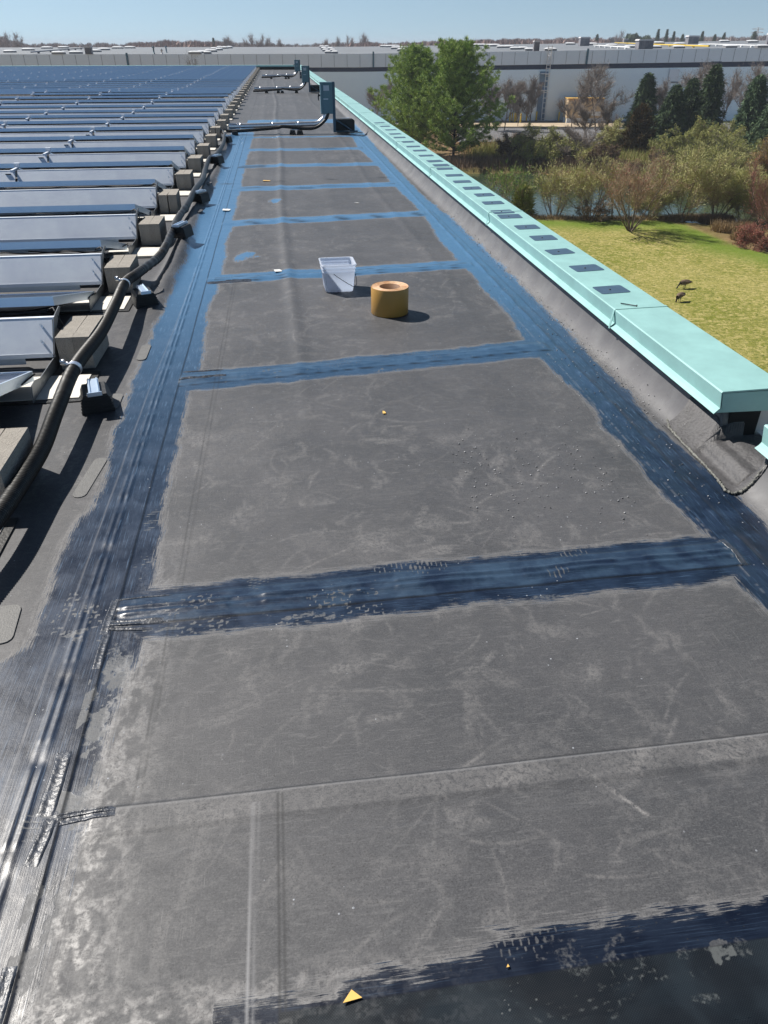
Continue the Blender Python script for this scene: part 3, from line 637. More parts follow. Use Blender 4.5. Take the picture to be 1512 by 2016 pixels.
# ================================================================== SOLAR ROWS
PITCHR = 1.62
ML = 2.0; GAP = .03; TZ = .33; LZ = .08; DEP = 1.04
ang = math.asin((TZ-LZ)/DEP); cy_, sz_ = cos(ang), -sin(ang)
def cells():
    m = M['glass']; t = m.node_tree; b = t.nodes["Principled BSDF"]; tc = nd(t, "ShaderNodeTexCoord"); sp = nd(t, "ShaderNodeSeparateXYZ"); t.links.new(tc.outputs["Object"], sp.inputs[0]); outs = []
    for ax in (0, 1):
        a = nd(t, "ShaderNodeMath", operation='MULTIPLY'); a.inputs[1].default_value = 6.25; t.links.new(sp.outputs[ax], a.inputs[0]); f = nd(t, "ShaderNodeMath", operation='FRACT'); t.links.new(a.outputs[0], f.inputs[0])
        c = nd(t, "ShaderNodeMath", operation='LESS_THAN'); c.inputs[1].default_value = .04; t.links.new(f.outputs[0], c.inputs[0]); outs.append(c.outputs[0])
    mxx = nd(t, "ShaderNodeMath", operation='MAXIMUM'); t.links.new(outs[0], mxx.inputs[0]); t.links.new(outs[1], mxx.inputs[1]); old = b.inputs["Base Color"].links[0].from_socket
    mi = nd(t, "ShaderNodeMix", data_type='RGBA'); mi.inputs[7].default_value = (.35, .38, .42, 1); t.links.new(mxx.outputs[0], mi.inputs[0]); t.links.new(old, mi.inputs[6]); t.links.new(mi.outputs[2], b.inputs["Base Color"])
cells()
def panel_meshes():
    s = MB(); th = .055; w_ = .012
    def pt(u, v, n_):   # u along x (0..-ML), v down slope, n normal
        return (-u, v*cy_+n_*sin(ang), TZ+v*sz_+n_*cos(ang)-.0)
    def bar(u0, u1, v0, v1, n0, n1):
        vs = [pt(u, v, n_) for n_ in (n0, n1) for v in (v0, v1) for u in (u0, u1)]
        s.add(vs, [(0, 2, 3, 1), (4, 5, 7, 6), (0, 1, 5, 4), (2, 6, 7, 3), (0, 4, 6, 2), (1, 3, 7, 5)])
    bar(0, ML, 0, w_, -th, 0); bar(0, ML, DEP-w_, DEP, -th, 0); bar(0, w_, w_, DEP-w_, -th, 0); bar(ML-w_, ML, w_, DEP-w_, -th, 0)
    fr = s.build('solar_panel', M['alu'], mesh_only=True)
    s = MB(); vs = [pt(u, v, n_) for n_ in (-.012, -.003) for v in (w_, DEP-w_) for u in (w_, ML-w_)]
    s.add(vs, [(0, 2, 3, 1), (4, 5, 7, 6), (0, 1, 5, 4), (2, 6, 7, 3), (0, 4, 6, 2), (1, 3, 7, 5)])
    return fr, s.build('glass', M['glass'], mesh_only=True)
fr_me, gl_me = panel_meshes()
s = MB()   # wind deflector of the row, leaning sheet under the high edge, with folded top lip and bottom flange
YD = -.27
YT, YB = -.20, -.335
s.add([(-ML, YB, .092), (0, YB, .092), (0, YT, .262), (-ML, YT, .262), (-ML, YB+.003, .090), (0, YB+.003, .090), (0, YT+.003, .260), (-ML, YT+.003, .260)], [(0, 1, 2, 3), (4, 7, 6, 5), (0, 3, 7, 4), (1, 5, 6, 2)])
s.box(-ML, 0, YT, YT+.028, .2625, .2655); s.box(-ML, 0, YB-.004, YB-.001, .066, .092)
df_me = s.build('wind_deflector', M['alu_gray'], mesh_only=True)
s = MB(); s.box(-ML+.1, -.16, YD-.02, YD-.012, .018, .062); rl_me = s.build('ballast_rail', M['alu'], mesh_only=True)
s = MB(); s.prism([(YD-.60, .004), (YD-.56, .095), (YD-.50, .100), (YD-.40, .075), (YD-.09, .078), (YT-.01, .262), (YD+.12, .272), (YD+.24, .29), (YD+.27, .28), (YD+.10, .20), (YD+.36, .02), (YD+.36, .004)], (.028, .032), 'x')
s.box(.0, .03, YD-.60, YD+.36, .004, .008); br_me = s.build('end_bracket', M['bracket'], mesh_only=True)
s = MB(); s.box(-.022, .052, -.012, .03, TZ-.05, TZ+.004); s.box(-.002, .03, YD-.01, -.0, TZ-.075, TZ-.045); cl_me = s.build('clamp', M['alu_gray'], mesh_only=True)
s = MB(); s.tube([(-.03, -.232, .224), (-.03, -.262, .250)], .007, 8); bolt_me = s.build('bolt', M['alu'], mesh_only=True)
s = MB(); s.box(-.20, .26, YD-.56, YD-.22, .010, .014); mat_me = s.build('slip_sheet', M['white_mat'], mesh_only=True)
s = MB(); s.box(-.32, .30, YD-.60, YD-.16, .002, .009); pad_me = s.build('rubber_pad', M['black'], mesh_only=True)
s = MB(); s.box(-.12, -.05, YT-.040, YT-.030, .222, .232); slot_me = s.build('slot', M['darkgap'], mesh_only=True)
rowy = [1.51+PITCHR*i for i in range(40)]
ordn = ['first', 'second', 'third', 'fourth', 'fifth', 'sixth', 'seventh', 'eighth', 'ninth', 'tenth', 'eleventh', 'twelfth', 'thirteenth', 'fourteenth', 'fifteenth', 'sixteenth', 'seventeenth', 'eighteenth', 'nineteenth', 'twentieth']
def which(i):
    n = len(rowy)
    if i < 20: return ordn[i]+' from the front'
    j = n-1-i
    return (ordn[j]+' from the far parapet') if j > 0 else 'touching the far parapet'
def xend(yv): return -1.455+.0045*max(0, yv-10)+.012*math.sin(yv*1.7)
conc_me = MB().box(-.0475, .0475, -.205, .205, 0, .195).build('concrete_block', M['concrete'], mesh_only=True)
GR = 'rows of solar panels filling the left of the roof'; GB = 'concrete ballast blocks at the ends of the solar rows'
for i, yv in enumerate(rowy):
    xe = xend(yv)
    zoff = .012*math.sin(yv*.5)+(.05*math.exp(-((yv-27)/3.5)**2)) - .03*math.exp(-((yv-34)/3)**2)
    ro = thing('solar_panel_row', 'tilted row of solar panels with grey wind deflector, ' + which(i), 'solar panels', (xe, yv, 0), GR)
    nm = max(1, int(math.ceil((.30*yv+.6+xe)/(ML+GAP)))+1)
    for k in range(nm):
        x_ = -k*(ML+GAP)
        zz = zoff*(1+.3*math.sin(k*1.3+i))
        p_ = link('solar_panel', fr_me, ro, (x_, 0, max(zz, -.02))); link('glass', gl_me, p_)
        dfo = link('wind_deflector', df_me, ro, (x_+.035, 0, max(zz, -.02)*.6))
        if yv < 30:
            link('ballast_rail', rl_me, ro, (x_, 0, 0))
            if k > 0 and k < 4: link('slot', slot_me, dfo)
        if k > 0: link('clamp', cl_me, ro, (x_, 0, max(zz, -.02)))
    link('end_bracket', br_me, ro, (0, 0, 0)); link('bolt', bolt_me, ro, (0, 0, 0)); link('bolt', bolt_me, ro, (.002, -.062, -.078))
    link('rubber_pad', pad_me, ro); link('slip_sheet', mat_me, ro)
    if i < 7:
        c = MB(); rr = random.Random(i)
        pts = [(-2.2+.05*k, -.03-.01*math.sin(k*.6+i), .262-.018*abs(math.sin(k*.33+i))) for k in range(44)]
        c.tube(pts, .005, 6)
        c.tube([(-.05, -.02, .26), (0, -.05, .285), (.03, -.1, .25), (.06, -.05, .12), (.05, .0, .02)], .005, 6)
        c.tube([(-.6, .1, .235), (-.3, .35, .15), (-.12, .6, .115), (.0, .8, .10), (.01, 1.0, .08)], .005, 6)
        c.build('cable', M['black'], ro)
    for j in (0, 1):
        nbx = xe+.12+j*.098+.0
        o = link('concrete_block', conc_me, None, (nbx, yv-.19+.006*((i*7+j*3) % 3), .0095)); o.rotation_euler = (0, 0, radians(((i*13+j*29) % 5-2)*.6))
        tag(o, ('inner' if j == 0 else 'outer')+' concrete block ending the solar row '+which(i), 'concrete block', GB)
# ================================================================== CORRUGATED TUBE AND ITS SUPPORTS
hp = [(-1.34, 1.55, .10), (-1.24, 2.05, .12), (-1.17, 2.45, .125), (-1.15, 2.85, .12), (-1.14, 3.1, .13), (-1.155, 3.45, .155), (-1.175, 3.95, .175), (-1.155, 4.55, .165), (-1.17, 5.15, .165), (-1.185, 5.65, .17), (-1.15, 5.97, .155), (-1.08, 6.6, .12), (-1.065, 7.05, .12), (-1.07, 7.85, .14), (-1.10, 8.5, .10), (-1.065, 9.2, .12), (-1.045, 9.9, .15), (-1.03, 10.87, .13), (-1.085, 12.0, .10), (-1.08, 13.0, .14), (-1.02, 13.6, .12), (-.99, 15.1, .12), (-1.02, 16.2, .14), (-1.05, 16.9, .12), (-1.15, 17.6, .12)]
def catmull(P, n):
    P = [Vector(p) for p in P]; out = []
    for i in range(len(P)-1):
        p0 = P[max(i-1, 0)]; p1 = P[i]; p2 = P[i+1]; p3 = P[min(i+2, len(P)-1)]
        m_ = n(i) if callable(n) else n
        for k in range(m_):
            t_ = k/m_; out.append(.5*((2*p1)+(-p0+p2)*t_+(2*p0-5*p1+4*p2-p3)*t_*t_+(-p0+3*p1-3*p2+p3)*t_**3))
    out.append(P[-1]); return out
hpts = catmull(hp, lambda i: 160 if hp[i][1] < 5.6 else 60 if hp[i][1] < 9 else 20)
acc = 0; rad = []
for i, p in enumerate(hpts):
    if i: acc += (p-hpts[i-1]).length
    rad.append(.0345+(.0028*math.sin(2*pi*acc/.0125) if p.y < 9 else 0))
ht = thing('corrugated_cable_tube', 'thick black corrugated cable tube snaking along the ends of the solar rows', 'cable tube', (-1.15, 3, 0))
MB().tube(hpts, rad, 14).build('tube', M['hose'], ht, (-1.15, 3, 0))
def near_on(yv): return min(range(len(hpts)), key=lambda i: abs(hpts[i].y-yv))
for yv in (3.93, 5.62):
    i = near_on(yv); c = MB(); sg = hpts[i-6:i+6]; c.tube(sg, .0395, 16); p = hpts[i]
    c.tube([p+Vector((-.02, -.02, .038)), p+Vector((-.055, -.02, .045))], .011, 8); c.tube([p+Vector((-.035, -.02, .052)), p+Vector((-.055, -.02, .052))], .012, 8)
    c.build('clamp', M['steel'], ht, (-1.15, 3, 0))
SUP = [((-1.06, 3.80), .25, 'nearest, under the steel clamp, second row'), ((-1.07, 5.66), .35, 'under the second steel clamp'), ((-.985, 7.64), -.35, 'tilted, where the tube leaves the nearest rows'), ((-.98, 9.75), -.5, 'tilted, fourth along the tube'), ((-.97, 13.0), -.45, 'tilted, fifth along the tube'), ((-.98, 16.25), -.3, 'last before the steel conduit')]
for k, ((sx_, sy_), rz, lb) in enumerate(SUP):
    hz = .105
    o = thing('tube_support', 'black rubber support block ' + lb, 'support block', (sx_, sy_, roofz(sx_, sy_) if k > 1 else .004), 'rubber blocks carrying the black tube', rz); o.scale = (1.3, 1.25, 1.1)
    s = MB(); s.prism([(-.065, 0), (.065, 0), (.055, .07), (.045, .095), (-.045, .095), (-.055, .07)], (-.07, .07), 'y')
    for q in range(5): s.box(-.066+.002*q, .066-.002*q, -.0735, -.0700, .012+.015*q, .019+.015*q)
    s.build('rubber_block', M['black'], o, bevel=.004)
    s = MB(); s.box(-.022, .022, -.085, .085, .0955, .110); s.box(-.028, .028, -.088, -.083, .0955, .115); s.box(-.018, -.014, -.08, .08, .1105, .117); s.box(.014, .018, -.08, .08, .1105, .117); s.build('strut', M['alu'], o)
# dark membrane flaps next to the supports
for (cx, cy, a_) in ((-1.02, 5.9, .2), (-.98, 7.75, .3), (-.97, 9.2, .1), (-.98, 11.0, .2)):
    s = MB(); n = 9; pts = [(cx+.055*cos(2*pi*k/n)*(1+.2*math.sin(k*2.1)), cy+.10*sin(2*pi*k/n)) for k in range(n)]
    zz = roofz(cx, cy); s.prism(pts, (zz-.01, zz+.008)); s.build('membrane_flap', M['epdm_dark'], roof)
# ================================================================== DISCONNECT SWITCH STATIONS
def station(px0, xb, yb, lab, y_low, scale=1.0, far=False):
    o = thing('disconnect_switch', lab, 'electrical box', (xb, yb, 0), 'electrical disconnect boxes beside the parapet')
    H_ = zat(xb, yb, y_low)
    O = (xb, yb, 0)
    # post
    s = MB(); s.box(xb-.0, xb+.055, yb-.03, yb+.03, .02, H_+.02); s.box(xb+.055, xb+.060, yb-.028, yb+.028, .02, H_+.0); s.build('post', M['post'], o, O)
    bw = .26; bh = H_*.60; z1 = H_; z0 = H_-bh
    s = MB(); s.box(xb-bw, xb-.006, yb-.14, yb+.06, z0, z1); s.box(xb-bw-.008, xb-.002, yb-.15, yb+.065, z1, z1+.018); s.box(xb-bw+.05, xb-.05, yb-.150, yb-.14, z0+.02, z1-.02)
    en = s.build('enclosure', M['box'], o, O, bevel=.006)
    s = MB(); s.box(xb-bw+.065, xb-.075, yb-.1535, yb-.1505, z1-.14, z1-.04); s.build('label_plate', M['bucket'], en, O)
    s = MB(); s.box(xb-bw+.06, xb-.10, yb-.154, yb-.1505, z0+bh*.48, z0+bh*.50); s.build('latch', M['alu_gray'], en, O)
    s = MB(); s.tube([(xb-bw-.005, yb-.08, z0+bh*.62), (xb-bw-.05, yb-.08, z0+bh*.61)], .026, 10); s.tube([(xb-bw-.045, yb-.08, z0+bh*.60), (xb-bw-.045, yb-.09, z0+bh*.42)], .013, 8); s.build('handle', M['wire'], en, O)
    s = MB(); s.prism([(xb+.062, .03), (xb+.10, .03), (xb+.48, .03), (xb+.48, .24), (xb+.44, .27), (xb+.062, .27)], (yb+.03, yb+.30), 'y'); s.build('base_block', M['black'], o, O, bevel=.01)
    s = MB(); s.tube([(xb+.05, yb-.0, .27), (xb+.42, yb-.0, .045)], .018, 6); s.tube([(xb+.03, yb, .035), (xb+.54, yb, .035)], .016, 6); s.build('brace', M['post'], o, O)
    # conduit
    r = .055; cx = xb-bw*.5; x_l = px0; bend = .30; zc = .19
    pts = [(x_l, yb-.05, zc-.03)]+[(x_l+(cx-bend-x_l)*k/6, yb-.05, zc-.03+.03*k/6) for k in range(1, 7)]
    pts += [(cx-bend+bend*sin(radians(a)), yb-.05, zc+bend*(1-cos(radians(a)))) for a in range(10, 91, 10)]+[(cx, yb-.05, z0+.01)]
    s = MB(); s.tube(pts, r, 14)
    for fx in (.12, .5, .8):
        p = Vector(pts[0]).lerp(Vector(pts[6]), fx); s.tube([p-Vector((.03, 0, 0)), p+Vector((.03, 0, 0))], r+.008, 14)
    s.build('conduit', M['steel'], o, O)
    pts2 = [(x_l-.05, yb-.17, .08), (x_l+.3, yb-.17, .085), (x_l+1.0, yb-.16, .13), ((cx+x_l)/2+.1, yb-.15, .155), (cx-.55, yb-.14, .11), (cx-.25, yb-.13, .13), (cx-.02, yb-.12, .30), (cx+.05, yb-.10, .5), (cx+.05, yb-.09, z0+.01)]
    s = MB(); s.tube(catmull(pts2, 8), .032, 10); s.build('cable', M['hose'], o, O)
    return cx
station(-1.02, 1.24, 18.15, 'nearest blue grey electrical disconnect box on a post with bent steel conduit', 163)
station(-.78, 1.41, 34.4, 'middle electrical disconnect box on a post beside the green coping', 130.5)
station(-.60, 1.52, 49.0, 'farthest, smallest electrical disconnect box near the end of the roof', 118.5)
sup2 = [(.42, 18.02, 'pair of black support blocks under the middle of the nearest steel conduit', 2), (-.90, 18.0, 'black support block under the left end of the nearest steel conduit', 1), (-.30, 34.3, 'left black block under the middle conduit', 1), (.25, 34.3, 'wide central black block under the middle conduit', 2), (.90, 34.3, 'right black block under the middle conduit', 1), (-.10, 48.9, 'left black block under the farthest conduit', 1), (.80, 48.9, 'right black block under the farthest conduit', 2)]
for (cx, cy, lb, n_) in sup2:
    o = thing('conduit_support', lb, 'support block', (cx, cy, 0), 'black blocks under the steel conduits')
    s = MB()
    for q in range(n_): s.prism([(-.07+.16*q-.08*(n_-1), .005), (.07+.16*q-.08*(n_-1), .005), (.05+.16*q-.08*(n_-1), .085), (-.05+.16*q-.08*(n_-1), .085)], (-.12, .10), 'y')
    s.build('rubber_block', M['black'], o, bevel=.004)
    MB().box(-.09, .09, -.03, .03, .0855, .10).build('strut', M['alu_gray'], o)
# ================================================================== BUCKET
def rsq(hx, hy, r, z, n=6):
    out = []
    for sx_, sy_, a0 in ((1, 1, 0), (-1, 1, 90), (-1, -1, 180), (1, -1, 270)):
        for k in range(n+1):
            a = radians(a0+90*k/n); out.append((sx_*(hx-r)+r*cos(a), sy_*(hy-r)+r*sin(a), z))
    return out
bk = thing('bucket', 'open square white plastic bucket standing on the roof beside the tan roll', 'bucket', (.40, 5.90, .004), None, radians(2)); bk.scale = (1.0, 1.0, .77)
lv = [(.103, 0), (.108, .004), (.112, .03), (.124, .195), (.128, .197), (.129, .206), (.126, .209), (.127, .226), (.131, .228), (.132, .238), (.128, .241), (.129, .262), (.137, .264), (.138, .276), (.131, .279), (.126, .272), (.123, .20), (.108, .012), (.02, .010)]
s = MB(); n = 28
for hx, z in lv: s.v += rsq(hx, hx*.98, .028 if hx > .05 else .015, z)
for i in range(len(lv)-1):
    for k in range(n): s.f.append((i*n+k, i*n+(k+1) % n, (i+1)*n+(k+1) % n, (i+1)*n+k)); s.sm.append(True)
s.f.append(tuple(range(n))[::-1]); s.sm.append(False); s.f.append(tuple((len(lv)-1)*n+k for k in range(n))); s.sm.append(False)
bo = s.build('body', M['bucket'], bk)
s = MB(); s.tube([(-.045, -.135, .195), (-.02, -.150, .17), (.06, -.152, .10), (.105, -.150, .066), (.128, -.13, .07), (.14, -.08, .078), (.148, 0, .09), (.148, .06, .12)], .0028, 6); s.build('handle', M['wire'], bk)
s = MB(); s.add([(.1165, -.085, .045), (.1165, .085, .045), (.1262, .092, .180), (.1262, -.092, .180), (.114, -.085, .045), (.114, .085, .045), (.122, .092, .180), (.122, -.092, .180)], [(0, 1, 2, 3), (4, 7, 6, 5), (0, 3, 7, 4), (1, 5, 6, 2), (2, 6, 7, 3), (0, 4, 5, 1)]); s.build('label', M['bucket_label'], bk)
# ================================================================== ROLL OF COVER STRIP
rl_ = thing('tape_roll', 'thick roll of tan paper backed flashing tape standing on end', 'tape roll', (.725, 5.235, .004))
R0, R1, HR = .135, .074, .19
MB().lathe([(R0-.003, 0), (R0, .004), (R0, HR-.004), (R0-.002, HR)], 48).build('paper_backing', M['kraft'], rl_)
s = MB(); prof = [(R0-.002, HR)]
nr = 14
for k in range(nr):
    r0 = R0-.002-(R0-.002-R1)*k/nr; r1 = R0-.002-(R0-.002-R1)*(k+1)/nr; prof += [(r0-.0006, HR-.001-.0012*(k % 2)), (r1+.0006, HR-.001-.0012*(k % 2)), (r1, HR-.0035)]
s.lathe(prof, 48); s.build('coiled_edge', M['roll_edge'], rl_)
MB().lathe([(R1+.001, HR-.003), (R1-.001, HR-.002), (R1-.002, .002), (R1+.002, .001)], 40).build('core', M['roll_core'], rl_)
s = MB(); s.add([(R0*cos(t), R0*sin(t), z) for z in (.003, HR-.003) for t in (radians(150), radians(153))]+[((R0+.004)*cos(radians(150)), (R0+.004)*sin(radians(150)), z) for z in (.003, HR-.003)], [(0, 1, 3, 2), (0, 2, 5, 4), (4, 5, 3, 1)]); s.build('loose_end', M['kraft'], rl_)
# ================================================================== SMALL SCRAPS
def scrap(pts, mat, name, lb, cat, z=.004, th=.0015):
    cx = sum(p[0] for p in pts)/len(pts); cy = sum(p[1] for p in pts)/len(pts)
    zz = roofz(cx, cy)
    o = MB().prism([(a-cx, b-cy) for a, b in pts], (0, th)).build(name, mat, None, loc=(cx, cy, zz+z)); o.rotation_euler = (radians(-4), radians(3), 0)
    return tag(o, lb, cat)
scrap([at(675, 1979)[:2], at(713, 1967)[:2], at(692, 1951)[:2]], M['paper'], 'paper_scrap', 'yellow triangular paper scrap on the membrane near the bottom of the photo', 'paper scrap')
scrap([(.452, 3.51), (.470, 3.515), (.466, 3.545), (.455, 3.55)], M['paper'], 'paper_scrap', 'tiny orange paper scrap in the middle of the large bare panel of roof', 'paper scrap')
scrap([(.358, .744), (.365, .745), (.363, .751)], M['paper'], 'paper_scrap', 'tiny yellow scrap right of the triangular one', 'paper scrap')
scrap([(-.10, 6.46), (-.04, 6.48), (-.05, 6.58), (-.11, 6.55)], M['scrapw'], 'white_scrap', 'small white scrap just behind the third blue seam left of the bucket', 'scrap')
scrap([(-.70, 9.3), (-.62, 9.3), (-.60, 9.5), (-.70, 9.5)], M['scrapw'], 'white_scrap', 'small white slip lying on the left blue strip', 'scrap')
scrap([(.88, 9.62), (.95, 9.6), (.93, 9.66)], M['scrapw'], 'white_scrap', 'white fleck right of the bucket, far back on bare membrane', 'scrap')
scrap([(-.25, 11.5), (-.15, 11.5), (-.14, 11.6), (-.24, 11.62)], M['paper'], 'paper_scrap', 'tan scrap beside the unprimed seam in the distance', 'paper scrap')
scrap([(1.78, 17.4), (1.84, 17.4), (1.83, 17.6), (1.78, 17.6)], M['scrapw'], 'white_scrap', 'white fleck on the right blue strip near the disconnect box', 'scrap')
# nail on the coping
s = MB(); a = Vector(at(1222, 597, .313)); b2 = Vector(at(1253, 602, .315)); s.tube([a, b2], .0032, 6); dd = (b2-a).normalized(); s.tube([b2, b2+dd*.004], .0075, 8)
tag(s.build('nail', M['rust'], None, tuple(a), loc=tuple(a)), 'long dark nail lying on the pale green coping', 'nail')
# pebbles of grit scattered near the right strip (one heap nobody could count)
Vg = []; Fg = []; r = np.random.RandomState(3)
for k in range(900):
    if k < 520: x_ = r.normal(1.88, .03); y_ = r.uniform(3.2, 9)
    elif k < 700: x_ = r.normal(1.7, .12); y_ = r.uniform(2.4, 6)
    else: x_ = r.uniform(.7, 1.4); y_ = r.normal(2.85, .25)
    if x_ > 1.96: continue
    sz = abs(r.normal(.0022, .0012))+.0012; z_ = roofz(x_, y_)+sz*.5
    n0 = len(Vg); ax = r.uniform(0, 6.28, 1)[0]
    for q in ((1, 0, 0), (-.5, .87, 0), (-.5, -.87, 0), (0, 0, 1.0), (0, 0, -.7)): Vg.append((x_+sz*(q[0]*cos(ax)-q[1]*sin(ax)), y_+sz*(q[0]*sin(ax)+q[1]*cos(ax)), z_+sz*q[2]))
    Fg += [(n0, n0+1, n0+3), (n0+1, n0+2, n0+3), (n0+2, n0, n0+3), (n0, n0+2, n0+4), (n0+2, n0+1, n0+4), (n0+1, n0, n0+4)]
M['grit'] = mk('roof grit', (.5, .5, .52), .7, island=True, col2=(.07, .07, .08))
tag(link('grit', mesh_np('grit', Vg, Fg, M['grit'])), 'loose grit specks scattered over and beside the right blue strip', 'grit', None, 'stuff')
# ================================================================== GROUND, POND, ROAD
def poly_sdf(px, py, poly):
    d2 = np.full(px.shape, 1e18); ins = np.zeros(px.shape, bool); n = len(poly)
    for i in range(n):
        ax, ay = poly[i]; bx_, by_ = poly[(i+1) % n]; ex, ey = bx_-ax, by_-ay; wx = px-ax; wy = py-ay
        t_ = np.clip((wx*ex+wy*ey)/(ex*ex+ey*ey), 0, 1); d2 = np.minimum(d2, (wx-ex*t_)**2+(wy-ey*t_)**2)
        c_ = ((ay > py) != (by_ > py)) & (px < (bx_-ax)*(py-ay)/(by_-ay+1e-12)+ax); ins ^= c_
    return np.where(ins, -1, 1)*np.sqrt(d2)
def gp(pts): return [at(a, b, GZ)[:2] for a, b in pts]
pond = gp([(840, 352), (900, 338), (960, 334), (1030, 332), (1080, 336), (1200, 350), (1300, 358), (1380, 366), (1440, 379), (1500, 384), (1600, 400), (1560, 425), (1480, 436), (1400, 432), (1340, 428), (1240, 430), (1120, 431), (1050, 429), (980, 424), (900, 400)])
creek = gp([(1340, 430), (1400, 441), (1440, 452), (1480, 470), (1530, 490), (1600, 500), (1600, 488), (1530, 476), (1470, 458), (1430, 444), (1400, 432), (1360, 426)])
creek2 = gp([(1440, 482), (1475, 480), (1512, 486), (1590, 500), (1590, 508), (1512, 494), (1475, 489), (1444, 486)])
gx = np.concatenate([[-3000, -1800, -900, -400, -150, -60, -20], np.arange(0, 130, .8), np.arange(130, 200, 4), [230, 300, 500, 900, 2000, 3000]])
gy = np.concatenate([[-300, -80, 0], np.arange(15, 125, .8), np.arange(125, 200, 4), [230, 300, 420, 600, 900, 2000, 3500]])
GX, GY = np.meshgrid(gx, gy)
pd = np.minimum(poly_sdf(GX, GY, pond), poly_sdf(GX, GY, creek)); pd = np.minimum(pd, poly_sdf(GX, GY, creek2)+.2)
pdn = pd+(fbm(GX*.35, GY*.35, 91)-.5)*1.6
zz = GZ+(fbm(GX*.08, GY*.08, 90)-.5)*.5*(GX > 0)*(GY < 130)*(GX < 130)-.55*(1-sst(-.8, .5, pdn))+.02
lawn_poly = gp([(500, 480), (860, 425), (960, 428), (1060, 434), (1200, 438), (1300, 434), (1345, 442), (1400, 462), (1440, 480), (1512, 496), (1700, 540), (2600, 1400), (-400, 1400)])
ld = poly_sdf(GX, GY, lawn_poly)
lawn = sst(.6, -.6, ld+(fbm(GX*.7, GY*.7, 92)-.5)*1.5)
gverts = np.stack([GX, GY, zz], -1).reshape(-1, 3); gi = np.arange(GX.size).reshape(GX.shape)
gF = np.stack([gi[:-1, :-1], gi[:-1, 1:], gi[1:, 1:], gi[1:, :-1]], -1).reshape(-1, 4)
def ground_material():
    m = bpy.data.materials.new('lawn and leaf litter'); m.use_nodes = True; t = m.node_tree; b = t.nodes["Principled BSDF"]; L = t.links.new
    b.inputs["Roughness"].default_value = .95; b.inputs["Specular IOR Level"].default_value = .15
    tc = nd(t, "ShaderNodeTexCoord").outputs["Object"]
    def noise(sc, det=5, rg=.6, di=0):
        n = nd(t, "ShaderNodeTexNoise"); n.inputs["Scale"].default_value = sc; n.inputs["Detail"].default_value = det; n.inputs["Roughness"].default_value = rg; n.inputs["Distortion"].default_value = di; L(tc, n.inputs["Vector"]); return n.outputs[0]
    def rng(a, lo, hi, o0=0., o1=1.):
        r = nd(t, "ShaderNodeMapRange"); r.inputs[1].default_value = lo; r.inputs[2].default_value = hi; r.inputs[3].default_value = o0; r.inputs[4].default_value = o1; L(a, r.inputs[0]); return r.outputs[0]
    def mx(f, a, b_):
        n = nd(t, "ShaderNodeMix", data_type='RGBA')
        L(f, n.inputs[0])
        for i, q in ((6, a), (7, b_)):
            if isinstance(q, tuple): n.inputs[i].default_value = (*q, 1)
            else: L(q, n.inputs[i])
        return n.outputs[2]
    g = mx(rng(noise(.22, 4, .6, .6), .38, .62), (.200, .215, .035), (.330, .300, .090))
    g = mx(rng(noise(2.4, 5, .75, .8), .46, .62), g, (.50, .42, .17))
    g = mx(rng(noise(5, 5, .8), .50, .64), g, (.09, .125, .02))
    sh = nd(t, "ShaderNodeAttribute"); sh.attribute_name = 'shore'
    g = mx(rng(sh.outputs["Fac"], .2, .9, 0, .8), g, (.115, .20, .018))
    l = mx(rng(noise(.9, 6, .7, .5), .35, .65), (.12, .075, .040), (.30, .20, .11))
    l = mx(rng(noise(.12, 3, .5), .45, .62), l, (.20, .17, .06))
    a = nd(t, "ShaderNodeAttribute"); a.attribute_name = 'lawn'
    c = mx(a.outputs["Fac"], l, g)
    L(c, b.inputs["Base Color"])
    bp = nd(t, "ShaderNodeBump"); bp.inputs["Strength"].default_value = .9; bp.inputs["Distance"].default_value = .09; L(noise(7, 6, .8), bp.inputs["Height"]); L(bp.outputs[0], b.inputs["Normal"])
    return m
gm = mesh_np('ground', gverts, gF, ground_material(), True)
for nm, arr in dict(lawn=lawn, shore=sst(-7, -.5, ld)*(1-sst(-.5, 1, ld))).items():
    a = gm.attributes.new(nm, 'FLOAT', 'POINT'); a.data.foreach_set('value', arr.astype(np.float32).ravel())
tag(link('ground', gm), kind='structure')
wm = bpy.data.materials.new('pond water'); wm.use_nodes = True; t = wm.node_tree; b = t.nodes["Principled BSDF"]
b.inputs["Base Color"].default_value = (.040, .062, .032, 1); b.inputs["Roughness"].default_value = .06; b.inputs["Specular IOR Level"].default_value = .5
tcw = nd(t, "ShaderNodeTexCoord"); mpw = nd(t, "ShaderNodeMapping"); mpw.inputs["Scale"].default_value = (1, .5, 1); n = nd(t, "ShaderNodeTexNoise"); n.inputs["Scale"].default_value = 2.2; n.inputs["Detail"].default_value = 4
t.links.new(tcw.outputs["Object"], mpw.inputs[0]); t.links.new(mpw.outputs[0], n.inputs["Vector"]); bp = nd(t, "ShaderNodeBump"); bp.inputs["Strength"].default_value = .35; bp.inputs["Distance"].default_value = .06
t.links.new(n.outputs[0], bp.inputs["Height"]); t.links.new(bp.outputs[0], b.inputs["Normal"])
s = MB(); q = [(8, 50), (130, 50), (130, 122), (8, 122)]; s.add([(a, c, GZ-.34) for a, c in q], [(0, 1, 2, 3)])
tag(s.build('water', wm), kind='structure')
